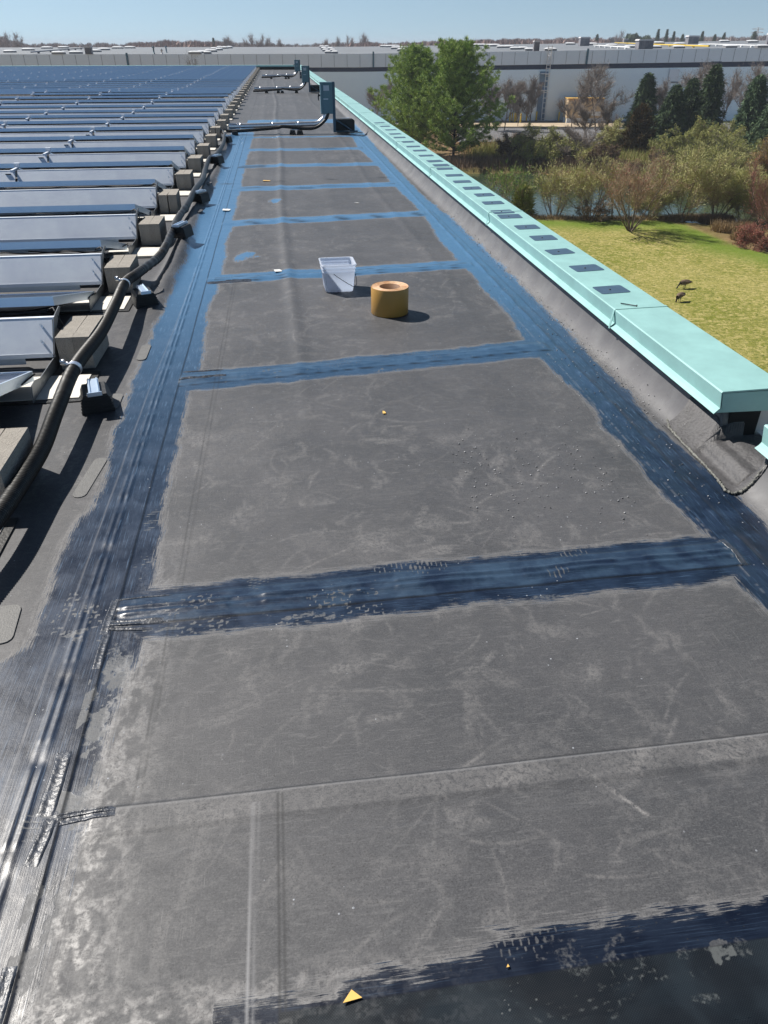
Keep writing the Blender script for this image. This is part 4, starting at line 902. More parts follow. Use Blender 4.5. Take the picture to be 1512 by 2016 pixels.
# road and loading yard beyond the pond
def sheet(name, quad, z, mat):
    s = MB(); s.add([(a, c, GZ+z) for a, c in quad], [tuple(range(len(quad)))]); return tag(s.build(name, mat), kind='structure')
def fq(px, py): return at(px, py, GZ)[:2]
sheet('road', [fq(900, 285), fq(2100, 285), fq(1800, 258), fq(900, 258)], .42, M['asphalt'])
sheet('yard', [fq(700, 257.5), fq(1800, 257.5), fq(1700, 236), fq(650, 236)], .40, M['asphalt'])
s = MB(); a, b2 = fq(800, 256.5), fq(1260, 256.5); c_, d_ = fq(1260, 249), fq(800, 249)
s.prism([a, b2, c_, d_], (GZ+.405, GZ+.60)); tag(s.build('kerb', M['kerb']), kind='structure')
# ================================================================== FAR WAREHOUSE
D0 = 165.0
def wl(px, py): return Vector(fwd(px, py, D0))
fb = thing('far_warehouse', 'long pale grey warehouse across the grounds with a navy stripe along its wall', 'building', tuple(fwd(756, 238, D0)))
FO = tuple(fb.location)
xsL = [-500, 700, 1512, 2100]
topY = [107.5, 106, 93.5, 84]; bt = [133.5, 132.8, 120.6, 112]; bb = [142, 141.4, 130.8, 122]
def strip(ya, yb_, dD=0.0, zfix=None):
    """wall strip between two traced lines, extruded 0.3 m"""
    s = MB(); vs = []
    for i, x_ in enumerate(xsL):
        p1 = Vector(fwd(x_, ya[i], D0+dD)); p2 = Vector(fwd(x_, yb_[i] if yb_ else 238, D0+dD))
        if yb_ is None: p2 = Vector((p1.x, p1.y, GZ-.3))
        else: p2 = Vector((p1.x, p1.y, p2.z))
        bk_ = Vector((sin(YAW), cos(YAW), 0))*.3
        vs += [p1, p2, p1+bk_, p2+bk_]
    fs = []
    for i in range(len(xsL)-1):
        a = 4*i; b_ = a+4; fs += [(a, a+1, b_+1, b_), (a, b_, b_+2, a+2), (a+1, a+3, b_+3, b_+1), (a+2, b_+2, b_+3, a+3)]
    fs += [(0, 2, 3, 1), (len(vs)-4, len(vs)-3, len(vs)-1, len(vs)-2)]
    s.add(vs, fs); return s
strip(topY, bt, -.25).build('fascia', M['wall_hi'], fb, FO); strip(bt, bb, .08).build('stripe', M['band'], fb, FO); strip(bb, None, -.02).build('wall', M['wall'], fb, FO)
# vertical panel joints
s = MB()
for k in range(-20, 90):
    px_ = 20+k*25.5
    yt = np.interp(px_, xsL, topY)+1; yb_ = np.interp(px_, xsL, bt)-.5
    p = Vector(fwd(px_, yt, D0-.27)); z2 = fwd(px_, yb_, D0-.27)[2]; s.box(p.x-.03, p.x+.03, p.y-.02, p.y+.0, z2, p.z)
s.build('panel_joints', M['curbw'], fb, FO)
# roof plane of the far warehouse
farL = [94.5, 92.0, 79.5, 72]
def roofpt(px_, t_):
    """t 0..1 from front edge to far edge"""
    yt = np.interp(px_, xsL, topY); yf = np.interp(px_, xsL, farL)
    P0 = Vector(fwd(px_, yt, D0)); P1 = Vector(fwd(px_, yf, 430.0)); return P0.lerp(P1, t_)
def roof_at(px_, py_):
    lo, hi = 0., 1.
    for _ in range(40):
        m_ = (lo+hi)/2; P = roofpt(px_, m_); D = P.x*sin(YAW)+P.y*cos(YAW)
        yy = 1008-FPX*tan(PITCH-atan((CAM_H-P.z)/D))
        if yy > py_: lo = m_
        else: hi = m_
    return roofpt(px_, lo)
s = MB(); vs = []; 
for x_ in xsL: vs += [roofpt(x_, 0), roofpt(x_, 1)]
top = [tuple(v) for v in vs]; bot = [(v.x, v.y, v.z-.25) for v in vs]; n = len(vs)
fs = []
for i in range(len(xsL)-1): a = 2*i; fs += [(a, a+2, a+3, a+1), (n+a, n+a+1, n+a+3, n+a+2)]
fs += [(2*i+1, 2*i+3, n+2*i+3, n+2*i+1) for i in range(len(xsL)-1)]
s.add(top+bot, fs); s.build('roof', M['far_roof'], fb, FO)
def downspout(xa, ya, xb, yb_, wd, name='downspout', mat='spout', dd=-.45):
    p = Vector(fwd(xa, ya, D0+dd)); p2 = Vector(fwd(xb, yb_, D0+dd)); r_ = Vector((cos(YAW), -sin(YAW), 0))*wd/2; f_ = Vector((sin(YAW), cos(YAW), 0))*.18
    s = MB(); vs = [p-r_, p+r_, p+r_+f_, p-r_+f_, p2-r_, p2+r_, p2+r_+f_, p2-r_+f_]
    s.add(vs, [(0, 1, 2, 3), (4, 7, 6, 5), (0, 4, 5, 1), (1, 5, 6, 2), (2, 6, 7, 3), (3, 7, 4, 0)]); return s.build(name, M[mat], fb, FO)
downspout(248.5, 104, 254, 142, .36); downspout(735, 101.5, 735, 132.5, .30); downspout(1158.5, 95.5, 1154.5, 126, .38)
M['tower'] = mk('blue grey doors', (.16, .24, .33), .5, 0, .25, .8)
downspout(1072, 141, 1063, 236, 1.6, 'door_column', 'tower', -.30)
dc = downspout(1068.5, 162, 1067.5, 168, 1.2, 'dark_window', 'band', -.44)
downspout(1329, 136.5, 1325, 160, 1.9, 'vent_panel', 'wall_hi', -.30); downspout(1411, 121, 1410, 133, 2.0, 'sign_panel', 'band', -.32)
downspout(1330, 161, 1329, 163.5, 1.5, 'vent_louvre', 'curbw', -.34)
# caged ladder
s = MB()
lt = Vector(fwd(1084, 90, D0-.9)); lb_ = Vector(fwd(1076, 238, D0-.9)); r_ = Vector((cos(YAW), -sin(YAW), 0)); f_ = Vector((sin(YAW), cos(YAW), 0))
lb_ = Vector((lt.x, lt.y, GZ+.4))
for k in (-.35, .35): s.tube([lt+r_*k, lb_+r_*k], .07, 4)
for k in range(14): p = lt.lerp(lb_, (k+.5)/14); s.tube([p-r_*.35, p+r_*.35], .045, 4)
for k in range(9):
    p = lt.lerp(lb_, .05+k*.08); s.tube([p-r_*.45, p-r_*.35-f_*.6, p+r_*.35-f_*.6, p+r_*.45], .05, 4)
s.box(lt.x-1.3, lt.x+.4, lt.y-.6, lt.y+.5, lb_.z+5.2, lb_.z+5.32); s.box(lt.x-1.3, lt.x+.4, lt.y-.6, lt.y+.5, lb_.z+8.0, lb_.z+8.1)
s.build('caged_ladder', M['white'], fb, FO)
cu = bpy.data.curves.new('lettering', 'FONT'); cu.body = '421-0898'; cu.size = 1.0; cu.extrude = .02
to = bpy.data.objects.new('lettering', cu); C.objects.link(to); bpy.context.view_layer.update()
tme = bpy.data.meshes.new_from_object(to.evaluated_get(bpy.context.evaluated_depsgraph_get())); bpy.data.objects.remove(to)
tme.materials.clear(); tme.materials.append(M['band'])
p = Vector(fwd(1403, 163, D0-.1)); lo_ = link('lettering', tme, fb, tuple(p-Vector(FO))); lo_.rotation_euler = (radians(90), 0, -YAW); lo_.scale = (.62, .62, .62)
# skylights on the far roof
def dome_meshes():
    s = MB(); nn = 7
    for j in range(nn+1):
        v = -1+2*j/nn
        for i in range(nn+1):
            u = -1+2*i/nn; z_ = .26+.24*max(0, (1-abs(u)**3)*(1-abs(v)**3))**.5; s.v.append((u*1.5, v*1.0, z_))
    for j in range(nn):
        for i in range(nn): s.f.append((j*(nn+1)+i, j*(nn+1)+i+1, (j+1)*(nn+1)+i+1, (j+1)*(nn+1)+i)); s.sm.append(True)
    dm = s.build('dome', M['dome'], mesh_only=True)
    c = MB(); c.box(-1.4, 1.4, -.9, .9, -.1, .27); return dm, c.build('curb', M['curbw'], mesh_only=True)
dme, cme = dome_meshes()
sk = [(20, 102.5), (56, 98.5), (93, 94.8), (125, 94.2), (116, 105.5), (150, 104.8), (205, 98), (188, 101.3), (232, 94.8), (256, 94.3),
      (384, 105.2), (399, 103.8), (409, 105.0), (411, 100.6), (421, 101.2), (422, 97.3), (432, 98.2), (433, 94.2), (443, 95.0), (452, 94.2),
      (634, 92.8), (643, 92.8), (638, 96.6), (650, 97.0), (641, 100.0), (655, 100.2), (646, 104.0), (659, 104.2),
      (757, 91.5), (768, 91.8), (778, 91.4), (780, 95.6), (790, 95.2), (792, 99.2), (802, 98.6), (806, 102.3), (818, 101.8), (833, 102.3), (940, 89.2), (950, 89.4), (963, 90.2), (974, 90.3), (988, 93.4), (1001, 93.2), (1014, 96.5), (1028, 96.0), (1044, 98.8), (1083, 98.8), (1122, 87), (1165, 88), (1203, 90.5), (1240, 93), (1290, 93.8), (1296, 85.5), (1337, 87.8), (1335, 94), (1385, 90.5), (1425, 82), (1437, 93), (1480, 82.8), (1500, 92.5)]
reg = lambda x_: 'far roof\'s left part' if x_ < 380 else 'left centre roof cluster' if x_ < 600 else 'centre cluster' if x_ < 750 else 'group above the pines' if x_ < 900 else 'group left of the caged ladder' if x_ < 1100 else 'far roof\'s right part'
cnt = {}
for (a, b2) in sk:
    P = roof_at(a, b2+1.2); rg_ = reg(a); cnt[rg_] = cnt.get(rg_, 0)+1
    o = thing('skylight', 'white skylight, %s from the left in the %s' % (ordn[cnt[rg_]-1], rg_), 'skylight', tuple(P+Vector((0, 0, .1))), 'white skylights on the far warehouse roof', -YAW)
    D = P.x*sin(YAW)+P.y*cos(YAW); sc_ = max(.8, min(1.3, D/230.))
    cl = (400 < a < 460 or 630 < a < 660)
    o.scale = ((.55 if cl else 1)*sc_, sc_, sc_*(1.1)); link('dome', dme, o); link('curb', cme, o)
# roof units
for (a, b2, wpx, hpx, lb) in [(176, 107, 12, 11, 'small dark rooftop unit on the left part of the far roof'), (1055, 100.5, 11, 15, 'dark rooftop unit with pale cap beside the caged ladder'), (1149, 90.5, 18, 13, 'striped rooftop unit right of the ladder'), (1267, 96.5, 28, 14, 'wide louvred rooftop unit nearest the front edge'), (1361, 86.5, 20, 12, 'louvred rooftop unit behind the spruces'), (1231, 84.5, 8, 6, 'small pinkish box far back on the roof'), (1512, 90, 10, 18, 'pale rooftop hood at the right edge')]:
    P = roof_at(a, b2); D = P.x*sin(YAW)+P.y*cos(YAW); zc = D*cos(PITCH)+2; w_ = wpx*zc/FPX; h_ = hpx*zc/FPX*1.15
    o = thing('rooftop_unit', lb, 'rooftop unit', tuple(P), 'air handling units on the far roof', -YAW)
    s = MB(); s.box(-w_/2, w_/2, -w_/2.2, w_/2.2, .0, h_*.85)
    nb = 6
    for k in range(nb): x_ = -w_/2+w_*(k+.5)/nb; s.box(x_-w_*.03, x_+w_*.03, -w_/2.2-.08, -w_/2.2-.002, h_*.1, h_*.8)
    s.build('casing', M['hvac'], o); s = MB(); s.prism([(-w_*.56, h_*.85), (w_*.56, h_*.85), (w_*.50, h_), (-w_*.50, h_)], (-w_/2.1, w_/2.0), 'y'); s.build('cap', M['hvac_top'], o)
def pipe(pts, mat, r_, name, lb, cat):
    P = [roof_at(a, b2)+Vector((0, 0, .35)) for a, b2 in pts]; s = MB(); s.tube(P, r_, 6)
    for k in range(6): q = P[0].lerp(P[-1], (k+.5)/6); s.box(q.x-.2, q.x+.2, q.y-.2, q.y+.2, q.z-.5, q.z-.1)
    tag(s.build(name, mat, None, tuple(P[0]), loc=tuple(P[0])), lb, cat)
pipe([(1210, 86), (1290, 90.5), (1395, 95.5)], M['yellow'], .16, 'gas_pipe', 'yellow gas pipe running across the far roof', 'pipe')
pipe([(1168, 92), (1240, 97.5)], M['white'], .14, 'conduit_pipe', 'white pipe crossing the far roof left of the louvred unit', 'pipe')
pipe([(1390, 90), (1490, 94)], M['white'], .12, 'conduit_pipe', 'white pipe at the right end of the far roof', 'pipe')
pipe([(62, 107.5), (165, 97)], M['band'], .12, 'cable_line', 'dark cable running diagonally over the left far roof', 'cable')
for a, b2 in ((303.5, 107), (319, 106.5), (328, 104)):
    P = roof_at(a, b2); s = MB(); s.lathe([(.25, 0), (.2, .1), (.14, .12), (.14, 1.0 if a != 319 else .5), (.3, 1.05 if a != 319 else .6), (.05, 1.3 if a != 319 else .9)], 8)
    tag(s.build('vent_pipe', M['hvac_top'] if a == 319 else M['spout'], loc=tuple(P)), {303.5: 'dark vent pipe on the far roof, leftmost of three', 319: 'short round white vent between two pipes on the far roof', 328: 'thin vent pipe on the far roof, rightmost of three'}[a], 'vent pipe', 'vent pipes on the far roof')
# ================================================================== YARD OBJECTS
def ground_at(px_, py_): p = at(px_, py_, GZ); return (p[0], p[1], GZ+.4)
# bollards
bl = [(1003, 244, 'leftmost'), (1007.5, 243.5, 'second from the left'), (1012, 245, 'third from the left'), (1015, 244, 'fourth from the left'), (1024, 247, 'alone in the middle'), (1035.5, 243, 'left one beside the bush'), (1046.5, 241.5, 'first of the right cluster'), (1051, 241, 'second of the right cluster'), (1055, 242, 'third of the right cluster'), (1058.5, 241.5, 'last of the right cluster'), (1099, 243, 'alone between ladder and shed'), (1114, 247, 'taller, at the shed corner')]
s = MB(); s.lathe([(.16, 0), (.16, 1.5), (.12, 1.6), (.02, 1.66)], 10); bme = s.build('post', M['yellow'], mesh_only=True); s = MB(); s.lathe([(.3, 0), (.3, .06), (.165, .07)], 10); fme = s.build('foot', M['asphalt'], mesh_only=True)
for a, b2, lb in bl:
    o = thing('bollard', 'yellow bollard in front of the far warehouse, '+lb, 'bollard', ground_at(a, b2), 'yellow bollards in the yard'); link('post', bme, o); link('foot', fme, o)
# tan shed
p = ground_at(1144, 246); o = thing('tan_shed', 'tan shed with a rounded end and white lower side behind bare trees', 'shed', p, None, -YAW)
s = MB(); s.prism([(-1.8, .9), (1.8, .9), (1.8, 3.6), (1.5, 4.1), (-1.5, 4.1), (-1.8, 3.6)], (-3.4, 3.4), 'x'); s.build('body', M['tan'], o, bevel=.05)
MB().box(-3.3, 3.3, -1.7, 1.7, 0, .9).build('base', M['white'], o); MB().box(-1.2, 3.0, -1.9, -1.81, 1.3, 2.0).build('white_panel', M['white'], o); MB().box(-3.5, 3.5, -1.95, 1.95, 4.1, 4.25).build('roof', M['paper'], o)
# trailer
p = ground_at(1452, 240); o = thing('trailer', 'white box trailer parked at the warehouse, half hidden by a spruce', 'trailer', p, None, -YAW)
s = MB(); s.box(-6, 6, -1.3, 1.3, 1.2, 4.0); s.build('box', M['white'], o, bevel=.06)
MB().box(-6.02, 6.02, -1.36, -1.31, 1.25, 1.45).build('side_rail', M['curbw'], o)
for x_ in (-4.6, -3.3, 4.2):
    for yy in (-1.1, 1.1):
        s = MB(); s.v = []; s.tube([(x_, yy-.15, .5), (x_, yy+.15, .5)], .5, 14); wo = s.build('wheel', M['black'], o); s = MB(); s.tube([(x_, yy-.17, .5), (x_, yy+.17, .5)], .22, 10); s.build('hub', M['hvac_top'], wo)
# pylon on the horizon
P = Vector(fwd(1488, 78, 900)); 
def pylon():
    o = thing('power_pylon', 'faint lattice power pylon on the horizon at the far right', 'pylon', (P.x, P.y, GZ), None, -YAW)
    zt = fwd(1488, 54, 900)[2]-GZ; s = MB()
    for sx_, sy_ in ((-1, -1), (1, -1), (1, 1), (-1, 1)): s.tube([(sx_*4, sy_*4, 0), (sx_*.8, sy_*.8, zt*.8), (0, 0, zt)], .22, 4)
    for k in range(8): z_ = zt*.8*k/8; r1 = 4-3.2*k/8; z2 = zt*.8*(k+1)/8; r2 = 4-3.2*(k+1)/8; s.tube([(-r1, -r1, z_), (r2, -r2, z2)], .13, 4); s.tube([(r1, -r1, z_), (-r2, -r2, z2)], .13, 4)
    s.build('lattice', M['hvac_top'], o)
    s = MB()
    for f in (.72, .84, .95): s.tube([(-9+f*3, 0, zt*f), (9-f*3, 0, zt*f)], .25, 4); s.tube([(-9+f*3, 0, zt*f), (0, 0, zt*(f+.05))], .13, 4); s.tube([(9-f*3, 0, zt*f), (0, 0, zt*(f+.05))], .13, 4)
    s.build('crossarm', M['hvac_top'], o)
pylon()
# ================================================================== GEESE
def goose(px_, py_, rz, lb, sc_=1.0, pose=0):
    p = at(px_, py_, GZ); zg = GZ+.02
    j = np.searchsorted(gx, p[0]); i = np.searchsorted(gy, p[1]); zg = float(zz_g[i, j])
    o = thing('goose', lb, 'goose', (p[0], p[1], zg), 'geese grazing on the lawn', rz); o.scale = (sc_*.9,)*3
    s = MB()
    if pose == 0: path = [(-.50, 0, .36), (-.36, 0, .38), (-.2, 0, .40), (0, 0, .40), (.18, 0, .39), (.30, 0, .36), (.40, 0, .28), (.47, 0, .17), (.50, 0, .09), (.53, 0, .04)]; rd = [.015, .06, .12, .155, .15, .11, .055, .038, .042, .03]
    else: path = [(-.42, 0, .44), (-.30, 0, .44), (-.16, 0, .43), (0, 0, .41), (.14, 0, .38), (.23, 0, .32), (.28, 0, .22), (.29, 0, .13), (.30, 0, .07), (.31, 0, .03)]; rd = [.015, .07, .13, .16, .15, .11, .055, .038, .042, .03]
    s.tube(path[:6], [r*1.0 for r in rd[:6]], 14); s.build('body', M['goose_body'], o)
    s = MB(); s.tube(path[5:], rd[5:], 10); s.tube([path[-1], (path[-1][0]+.05, 0, path[-1][2]-.03)], [.018, .006], 6); s.build('neck_and_head', M['goose_neck'], o)
    s = MB(); s.tube([(path[5][0]-.04, 0, path[5][2]-.05), (path[3][0], 0, path[3][2]-.06), (path[1][0], 0, path[1][2]-.03)], [.09, .12, .045], 10); s.build('pale_belly', M['goose_pale'], o)
    for yy in (-.06, .06):
        s = MB(); s.tube([(.0, yy, .28), (.01, yy, .12), (-.01, yy, .01)], [.03, .014, .012], 6); s.tube([(-.02, yy, .01), (.07, yy, .008)], [.012, .025], 6); s.build('leg', M['goose_neck'], o)
    for yy in (-1, 1):
        s = MB(); s.tube([(.16, yy*.12, .42), (0, yy*.145, .43), (-.2, yy*.11, .41), (-.40, yy*.04, .38)], [.03, .07, .055, .01], 8); s.build('wing', M['goose_body'], o)
zz_g = zz
goose(1347, 568, radians(185), 'goose walking left with its neck stretched down, farther of the two', 1.15, 0)
goose(1337, 595, radians(205), 'goose grazing with its head in the grass, nearer of the two', 1.15, 1)
# ================================================================== VEGETATION
def prisms(P0, P1, R0_, R1_, k=3):
    P0 = np.asarray(P0, float); P1 = np.asarray(P1, float); R0_ = np.asarray(R0_)[:, None]; R1_ = np.asarray(R1_)[:, None]
    dvec = P1-P0; dvec /= (np.linalg.norm(dvec, axis=1, keepdims=True)+1e-9)
    ref = np.where(np.abs(dvec[:, 2:3]) > .9, np.array([[1., 0, 0]]), np.array([[0, 0, 1.]])); a = np.cross(dvec, ref); a /= np.linalg.norm(a, axis=1, keepdims=True)+1e-9; b_ = np.cross(dvec, a)
    vs = []
    for P, R in ((P0, R0_), (P1, R1_)):
        for q in range(k): th = 2*pi*q/k; vs.append(P+(a*cos(th)+b_*sin(th))*R)
    Vv = np.stack(vs, 1).reshape(-1, 3); n = len(P0); base = np.arange(n)[:, None]*2*k
    Fv = np.concatenate([base+np.array([[q, (q+1) % k, k+(q+1) % k, k+q]]) for q in range(k)], 0)
    return Vv, Fv
def skeleton(rng_, stems, length, r0, levels, spread, up=.25, wig=.18, kids=(5, 5, 4), ratio=.55, start=.3, lean=(0, 0), nseg=5, base_r=.0, clear=0.0):
    S = []; tips = []
    def grow(p, d_, L_, r, lev):
        st = L_/nseg; pts = [p]; 
        for q in range(nseg):
            d_ = d_+rng_.normal(0, wig, 3); d_[2] += up*(.3 if lev == 0 else 1)*.3; d_[0] += lean[0]*.05; d_[1] += lean[1]*.05
            d_ = d_/np.linalg.norm(d_); p2 = p+d_*st; ra = r*(1-.7*q/nseg); rb = r*(1-.7*(q+1)/nseg)
            S.append((p, p2, ra, rb, lev)); p = p2; pts.append(p)
        if lev < levels:
            nk = kids[min(lev, len(kids)-1)]
            for q in range(nk):
                f = (clear if lev == 0 and clear else start)+(1-(clear if lev == 0 and clear else start))*(q+rng_.rand())/nk; ii = min(int(f*nseg), nseg-1); pp = pts[ii]+(pts[ii+1]-pts[ii])*(f*nseg-ii)
                dm = pts[ii+1]-pts[ii]; dm = dm/np.linalg.norm(dm); rv = rng_.normal(0, 1, 3); rv -= dm*rv.dot(dm); rv /= np.linalg.norm(rv)
                sp = spread*(.7+.6*rng_.rand()); dn = dm*cos(sp)+rv*sin(sp); dn[2] = abs(dn[2])*.7+dn[2]*.3
                grow(pp, dn, L_*ratio*(1.1-.5*f)*(.8+.4*rng_.rand()), r*(1-.7*f)*.55, lev+1)
        else: tips.append(p)
    for q in range(stems):
        th = 2*pi*(q+rng_.rand()*.6)/max(1, stems); sp = 0 if stems == 1 else spread*(.35+.75*rng_.rand())
        dd_ = np.array([cos(th)*sin(sp), sin(th)*sin(sp), cos(sp)]); grow(np.array([base_r*cos(th), base_r*sin(th), 0.]), dd_, length*(.8+.3*rng_.rand()), r0*(.7+.5*rng_.rand()), 0)
    return S
def twigs_from(S, rng_, n, L_, r, spread=.7, up=.5, lev_min=1):
    sel = [s_ for s_ in S if s_[4] >= lev_min]; wts = np.array([np.linalg.norm(s_[1]-s_[0]) for s_ in sel]); wts /= wts.sum()
    ii = rng_.choice(len(sel), n, p=wts); A = np.array([sel[i][0] for i in ii]); B = np.array([sel[i][1] for i in ii]); f = rng_.rand(n, 1)
    P = A+(B-A)*f; dm = B-A; dm /= np.linalg.norm(dm, axis=1, keepdims=True)+1e-9
    dn = dm*.6+rng_.normal(0, spread, (n, 3)); dn[:, 2] += up; dn /= np.linalg.norm(dn, axis=1, keepdims=True)
    Q = P+dn*L_*(.4+.9*rng_.rand(n, 1)); Q2 = Q+(dn+rng_.normal(0, .25, (n, 3))+np.array([0, 0, up*.3]))*L_*.5*rng_.rand(n, 1)
    return P, Q, Q2, np.full(n, r)
def blades(P, Q, wd, rng_):
    d_ = Q-P; a = np.cross(d_, rng_.normal(0, 1, d_.shape)); a /= np.linalg.norm(a, axis=1, keepdims=True)+1e-9; a *= wd/2
    Vv = np.stack([P-a, P+a, Q], 1).reshape(-1, 3); return Vv, np.arange(len(Vv)).reshape(-1, 3)
def leafcards(Pc, size, rng_, long_=1.6, up=0.0):
    n = len(Pc); d_ = rng_.normal(0, 1, (n, 3)); d_[:, 2] += up; d_ /= np.linalg.norm(d_, axis=1, keepdims=True); a = np.cross(d_, rng_.normal(0, 1, (n, 3))); a /= np.linalg.norm(a, axis=1, keepdims=True)+1e-9
    s_ = size*(.5+rng_.rand(n, 1)); Vv = np.stack([Pc-d_*s_*long_*.5, Pc+a*s_*.5, Pc+d_*s_*long_*.5, Pc-a*s_*.5], 1).reshape(-1, 3)
    return Vv, np.arange(len(Vv)).reshape(-1, 4)
def place_ground(px_, py_):
    p = at(px_, py_, GZ); i = min(np.searchsorted(gy, p[1]), len(gy)-1); j = min(np.searchsorted(gx, p[0]), len(gx)-1); return p[0], p[1], max(float(zz[i, j]), GZ-.35)-.05
def plant(kind, px_, py_, ytop, wpx, seed, label, group=None, name=None, cat=None, lean=(0, 0), D=None, mats=None, dens=1.0, colr=None):
    r = np.random.RandomState(seed)
    if D: q = fwd(px_, py_, D); x_, y_ = q[0], q[1]; z_ = GZ
    else: x_, y_, z_ = place_ground(px_, py_)
    Hh = zat(x_, y_, ytop)-z_; Df = x_*sin(YAW)+y_*cos(YAW); zc = Df*cos(PITCH)+(CAM_H-z_)*sin(PITCH); Wd = wpx*zc/FPX
    names = dict(bare='bare_tree', willow='willow_shrub', bush='shrub', pine='pine_tree', spruce='spruce_tree', red='red_maple', evergreen='juniper', reeds='reed_clump')
    o = thing(name or names[kind], label, cat or {'bare': 'tree', 'pine': 'tree', 'spruce': 'tree', 'red': 'tree', 'evergreen': 'tree', 'reeds': 'reeds'}.get(kind, 'shrub'), (x_, y_, z_), group)
    if kind in ('bare', 'willow', 'bush', 'red'):
        if kind == 'bare': S = skeleton(r, 1 if wpx/max(1, py_-ytop) < 1.2 else 2, 1.0, .018, 3, .55, .35, .10, (9, 6, 4), .52, .25, lean, clear=.22)
        elif kind == 'willow': S = skeleton(r, 9, 1.0, .010, 2, .75, .22, .10, (6, 5), .5, .25, lean, base_r=.07)
        elif kind == 'red': S = skeleton(r, 9, 1.0, .014, 3, .62, .30, .07, (6, 4, 3), .5, .25, lean, base_r=.03)
        else: S = skeleton(r, 8, .9, .010, 2, .9, .15, .16, (6, 5), .55, .2, lean, base_r=.15)
        allp = np.array([s_[1] for s_ in S]); hz = np.percentile(allp[:, 2], 99.7); wx = np.percentile(np.abs(allp[:, :2]), 96)*2
        kz = Hh/hz*.94; kx = Wd/wx*.95; SCL = np.array([kx, kx, kz])
        if D: SCL = SCL*np.array([1, 1, 1.0])
        S = [(s_[0]*SCL, s_[1]*SCL, s_[2]*kz, s_[3]*kz, s_[4]) for s_ in S]
        rmin = (.0135 if not D else .010)*Df/100
        main = [s_ for s_ in S if s_[4] <= 1]; fine = [s_ for s_ in S if s_[4] > 1]
        Vv, Fv = prisms([s_[0] for s_ in main], [s_[1] for s_ in main], [max(s_[2], rmin*1.6) for s_ in main], [max(s_[3], rmin) for s_ in main], 5)
        bark = mats[0] if mats else 'bark'; tw = mats[1] if mats else {'bare': 'twig_grey', 'willow': 'twig_tan', 'bush': 'twig_grey', 'red': 'twig_tan'}[kind]; lf = mats[2] if mats else {'bare': None, 'willow': 'leaf_willow', 'bush': 'leaf_olive', 'red': 'leaf_red'}[kind]
        link('trunk' if kind in ('bare', 'red') else 'stems', mesh_np('trunk', Vv, Fv, M[bark]), o)
        nT = int({'bare': 4200, 'willow': 5200, 'bush': 3600, 'red': 4800}[kind]*dens)
        Vs, Fs = prisms([s_[0] for s_ in fine], [s_[1] for s_ in fine], [max(s_[2], rmin) for s_ in fine], [max(s_[3], rmin*.7) for s_ in fine], 3)
        P, Q, Q2, _ = twigs_from(S, r, nT, Hh*.085, rmin, .55 if kind != 'red' else .35, .45 if kind != 'willow' else .35, 1)
        tv, tf = blades(np.concatenate([P, Q]), np.concatenate([Q, Q2]), rmin*2.0, r)
        # merge quads as two tris
        Ft = np.concatenate([Fs[:, [0, 1, 2]], Fs[:, [0, 2, 3]], tf+len(Vs)])
        link('twigs', mesh_np('twigs', np.concatenate([Vs, tv]), Ft, M[tw]), o)
        if lf:
            nL = int({'willow': 15000, 'bush': 16000, 'red': 6000, 'bare': 3000}[kind]*dens)
            k = r.randint(0, len(Q), nL); Pc = Q[k]+(Q2[k]-Q[k])*r.rand(nL, 1)+r.normal(0, Hh*.018, (nL, 3)); Pc[:, 2] = np.maximum(Pc[:, 2], .05)
            if kind == 'red' or kind == 'willow':
                keep = r.rand(nL) < np.clip((Pc[:, 2]/Hh-.05)*(1.6 if kind == 'willow' else 1.4), .08, 1); Pc = Pc[keep]
            sz = (.055 if kind != 'red' else .05)*Df/75
            if kind == 'willow':
                dq = (Q2[k]-P[k]); dq /= np.linalg.norm(dq, axis=1, keepdims=True)+1e-9
                dq = (dq+r.normal(0, .35, dq.shape))[keep]; lv_, lf_ = blades(Pc, Pc+dq*sz*4.0*(.5+r.rand(len(Pc), 1)), sz*.75, r)
            else: lv_, lf_ = leafcards(Pc, sz, r, 1.3)
            link('leaves' if lf != 'leaf_red' else 'buds', mesh_np('leaves', lv_, lf_, M[lf]), o)
    elif kind == 'pine':
        nt_s = 26; S = []; tp = np.array([r.normal(0, .2), r.normal(0, .2), Hh])
        tr = [(np.array([0., 0, 0])+tp*k/10*np.array([1, 1, 1]), np.array([0., 0, 0])+tp*(k+1)/10, .20*(1-k/11), .20*(1-(k+1)/11), 0) for k in range(10)]
        limbs = []; cl = []
        for k in range(170):
            f = .08+.92*(k/170)**.95; z0 = f*Hh; prof = (np.clip((1.06-f)/.70, 0, 1))**.60*1.0; Lb = Wd*.5*prof*(.55+.75*r.rand()); th = k*2.39996+r.normal(0, .3)
            el = .12+.75*f+r.normal(0, .10); p = np.array([tp[0]*f, tp[1]*f, z0]); d_ = np.array([cos(th)*cos(el), sin(th)*cos(el), sin(el)]); q0 = p
            for m_ in range(5):
                q1 = q0+d_*Lb/5+r.normal(0, .05, 3); d_ = d_+np.array([0, 0, .10]); d_ /= np.linalg.norm(d_); limbs.append((q0, q1, .05*(1-m_/6), .05*(1-(m_+1)/6), 1))
                if m_ >= 1:
                    for _ in range(6): cl.append(q0+(q1-q0)*r.rand()+r.normal(0, .16+.05*m_, 3)*np.array([1, 1, .45]))
                q0 = q1
            cl += [q0+r.normal(0, .14, 3) for _ in range(5)]
        cl = np.array(cl)
        AL = tr+limbs; Vv, Fv = prisms([s_[0] for s_ in AL], [s_[1] for s_ in AL], [s_[2] for s_ in AL], [s_[3] for s_ in AL], 5); link('trunk', mesh_np('trunk', Vv, Fv, M['bark_dark']), o)
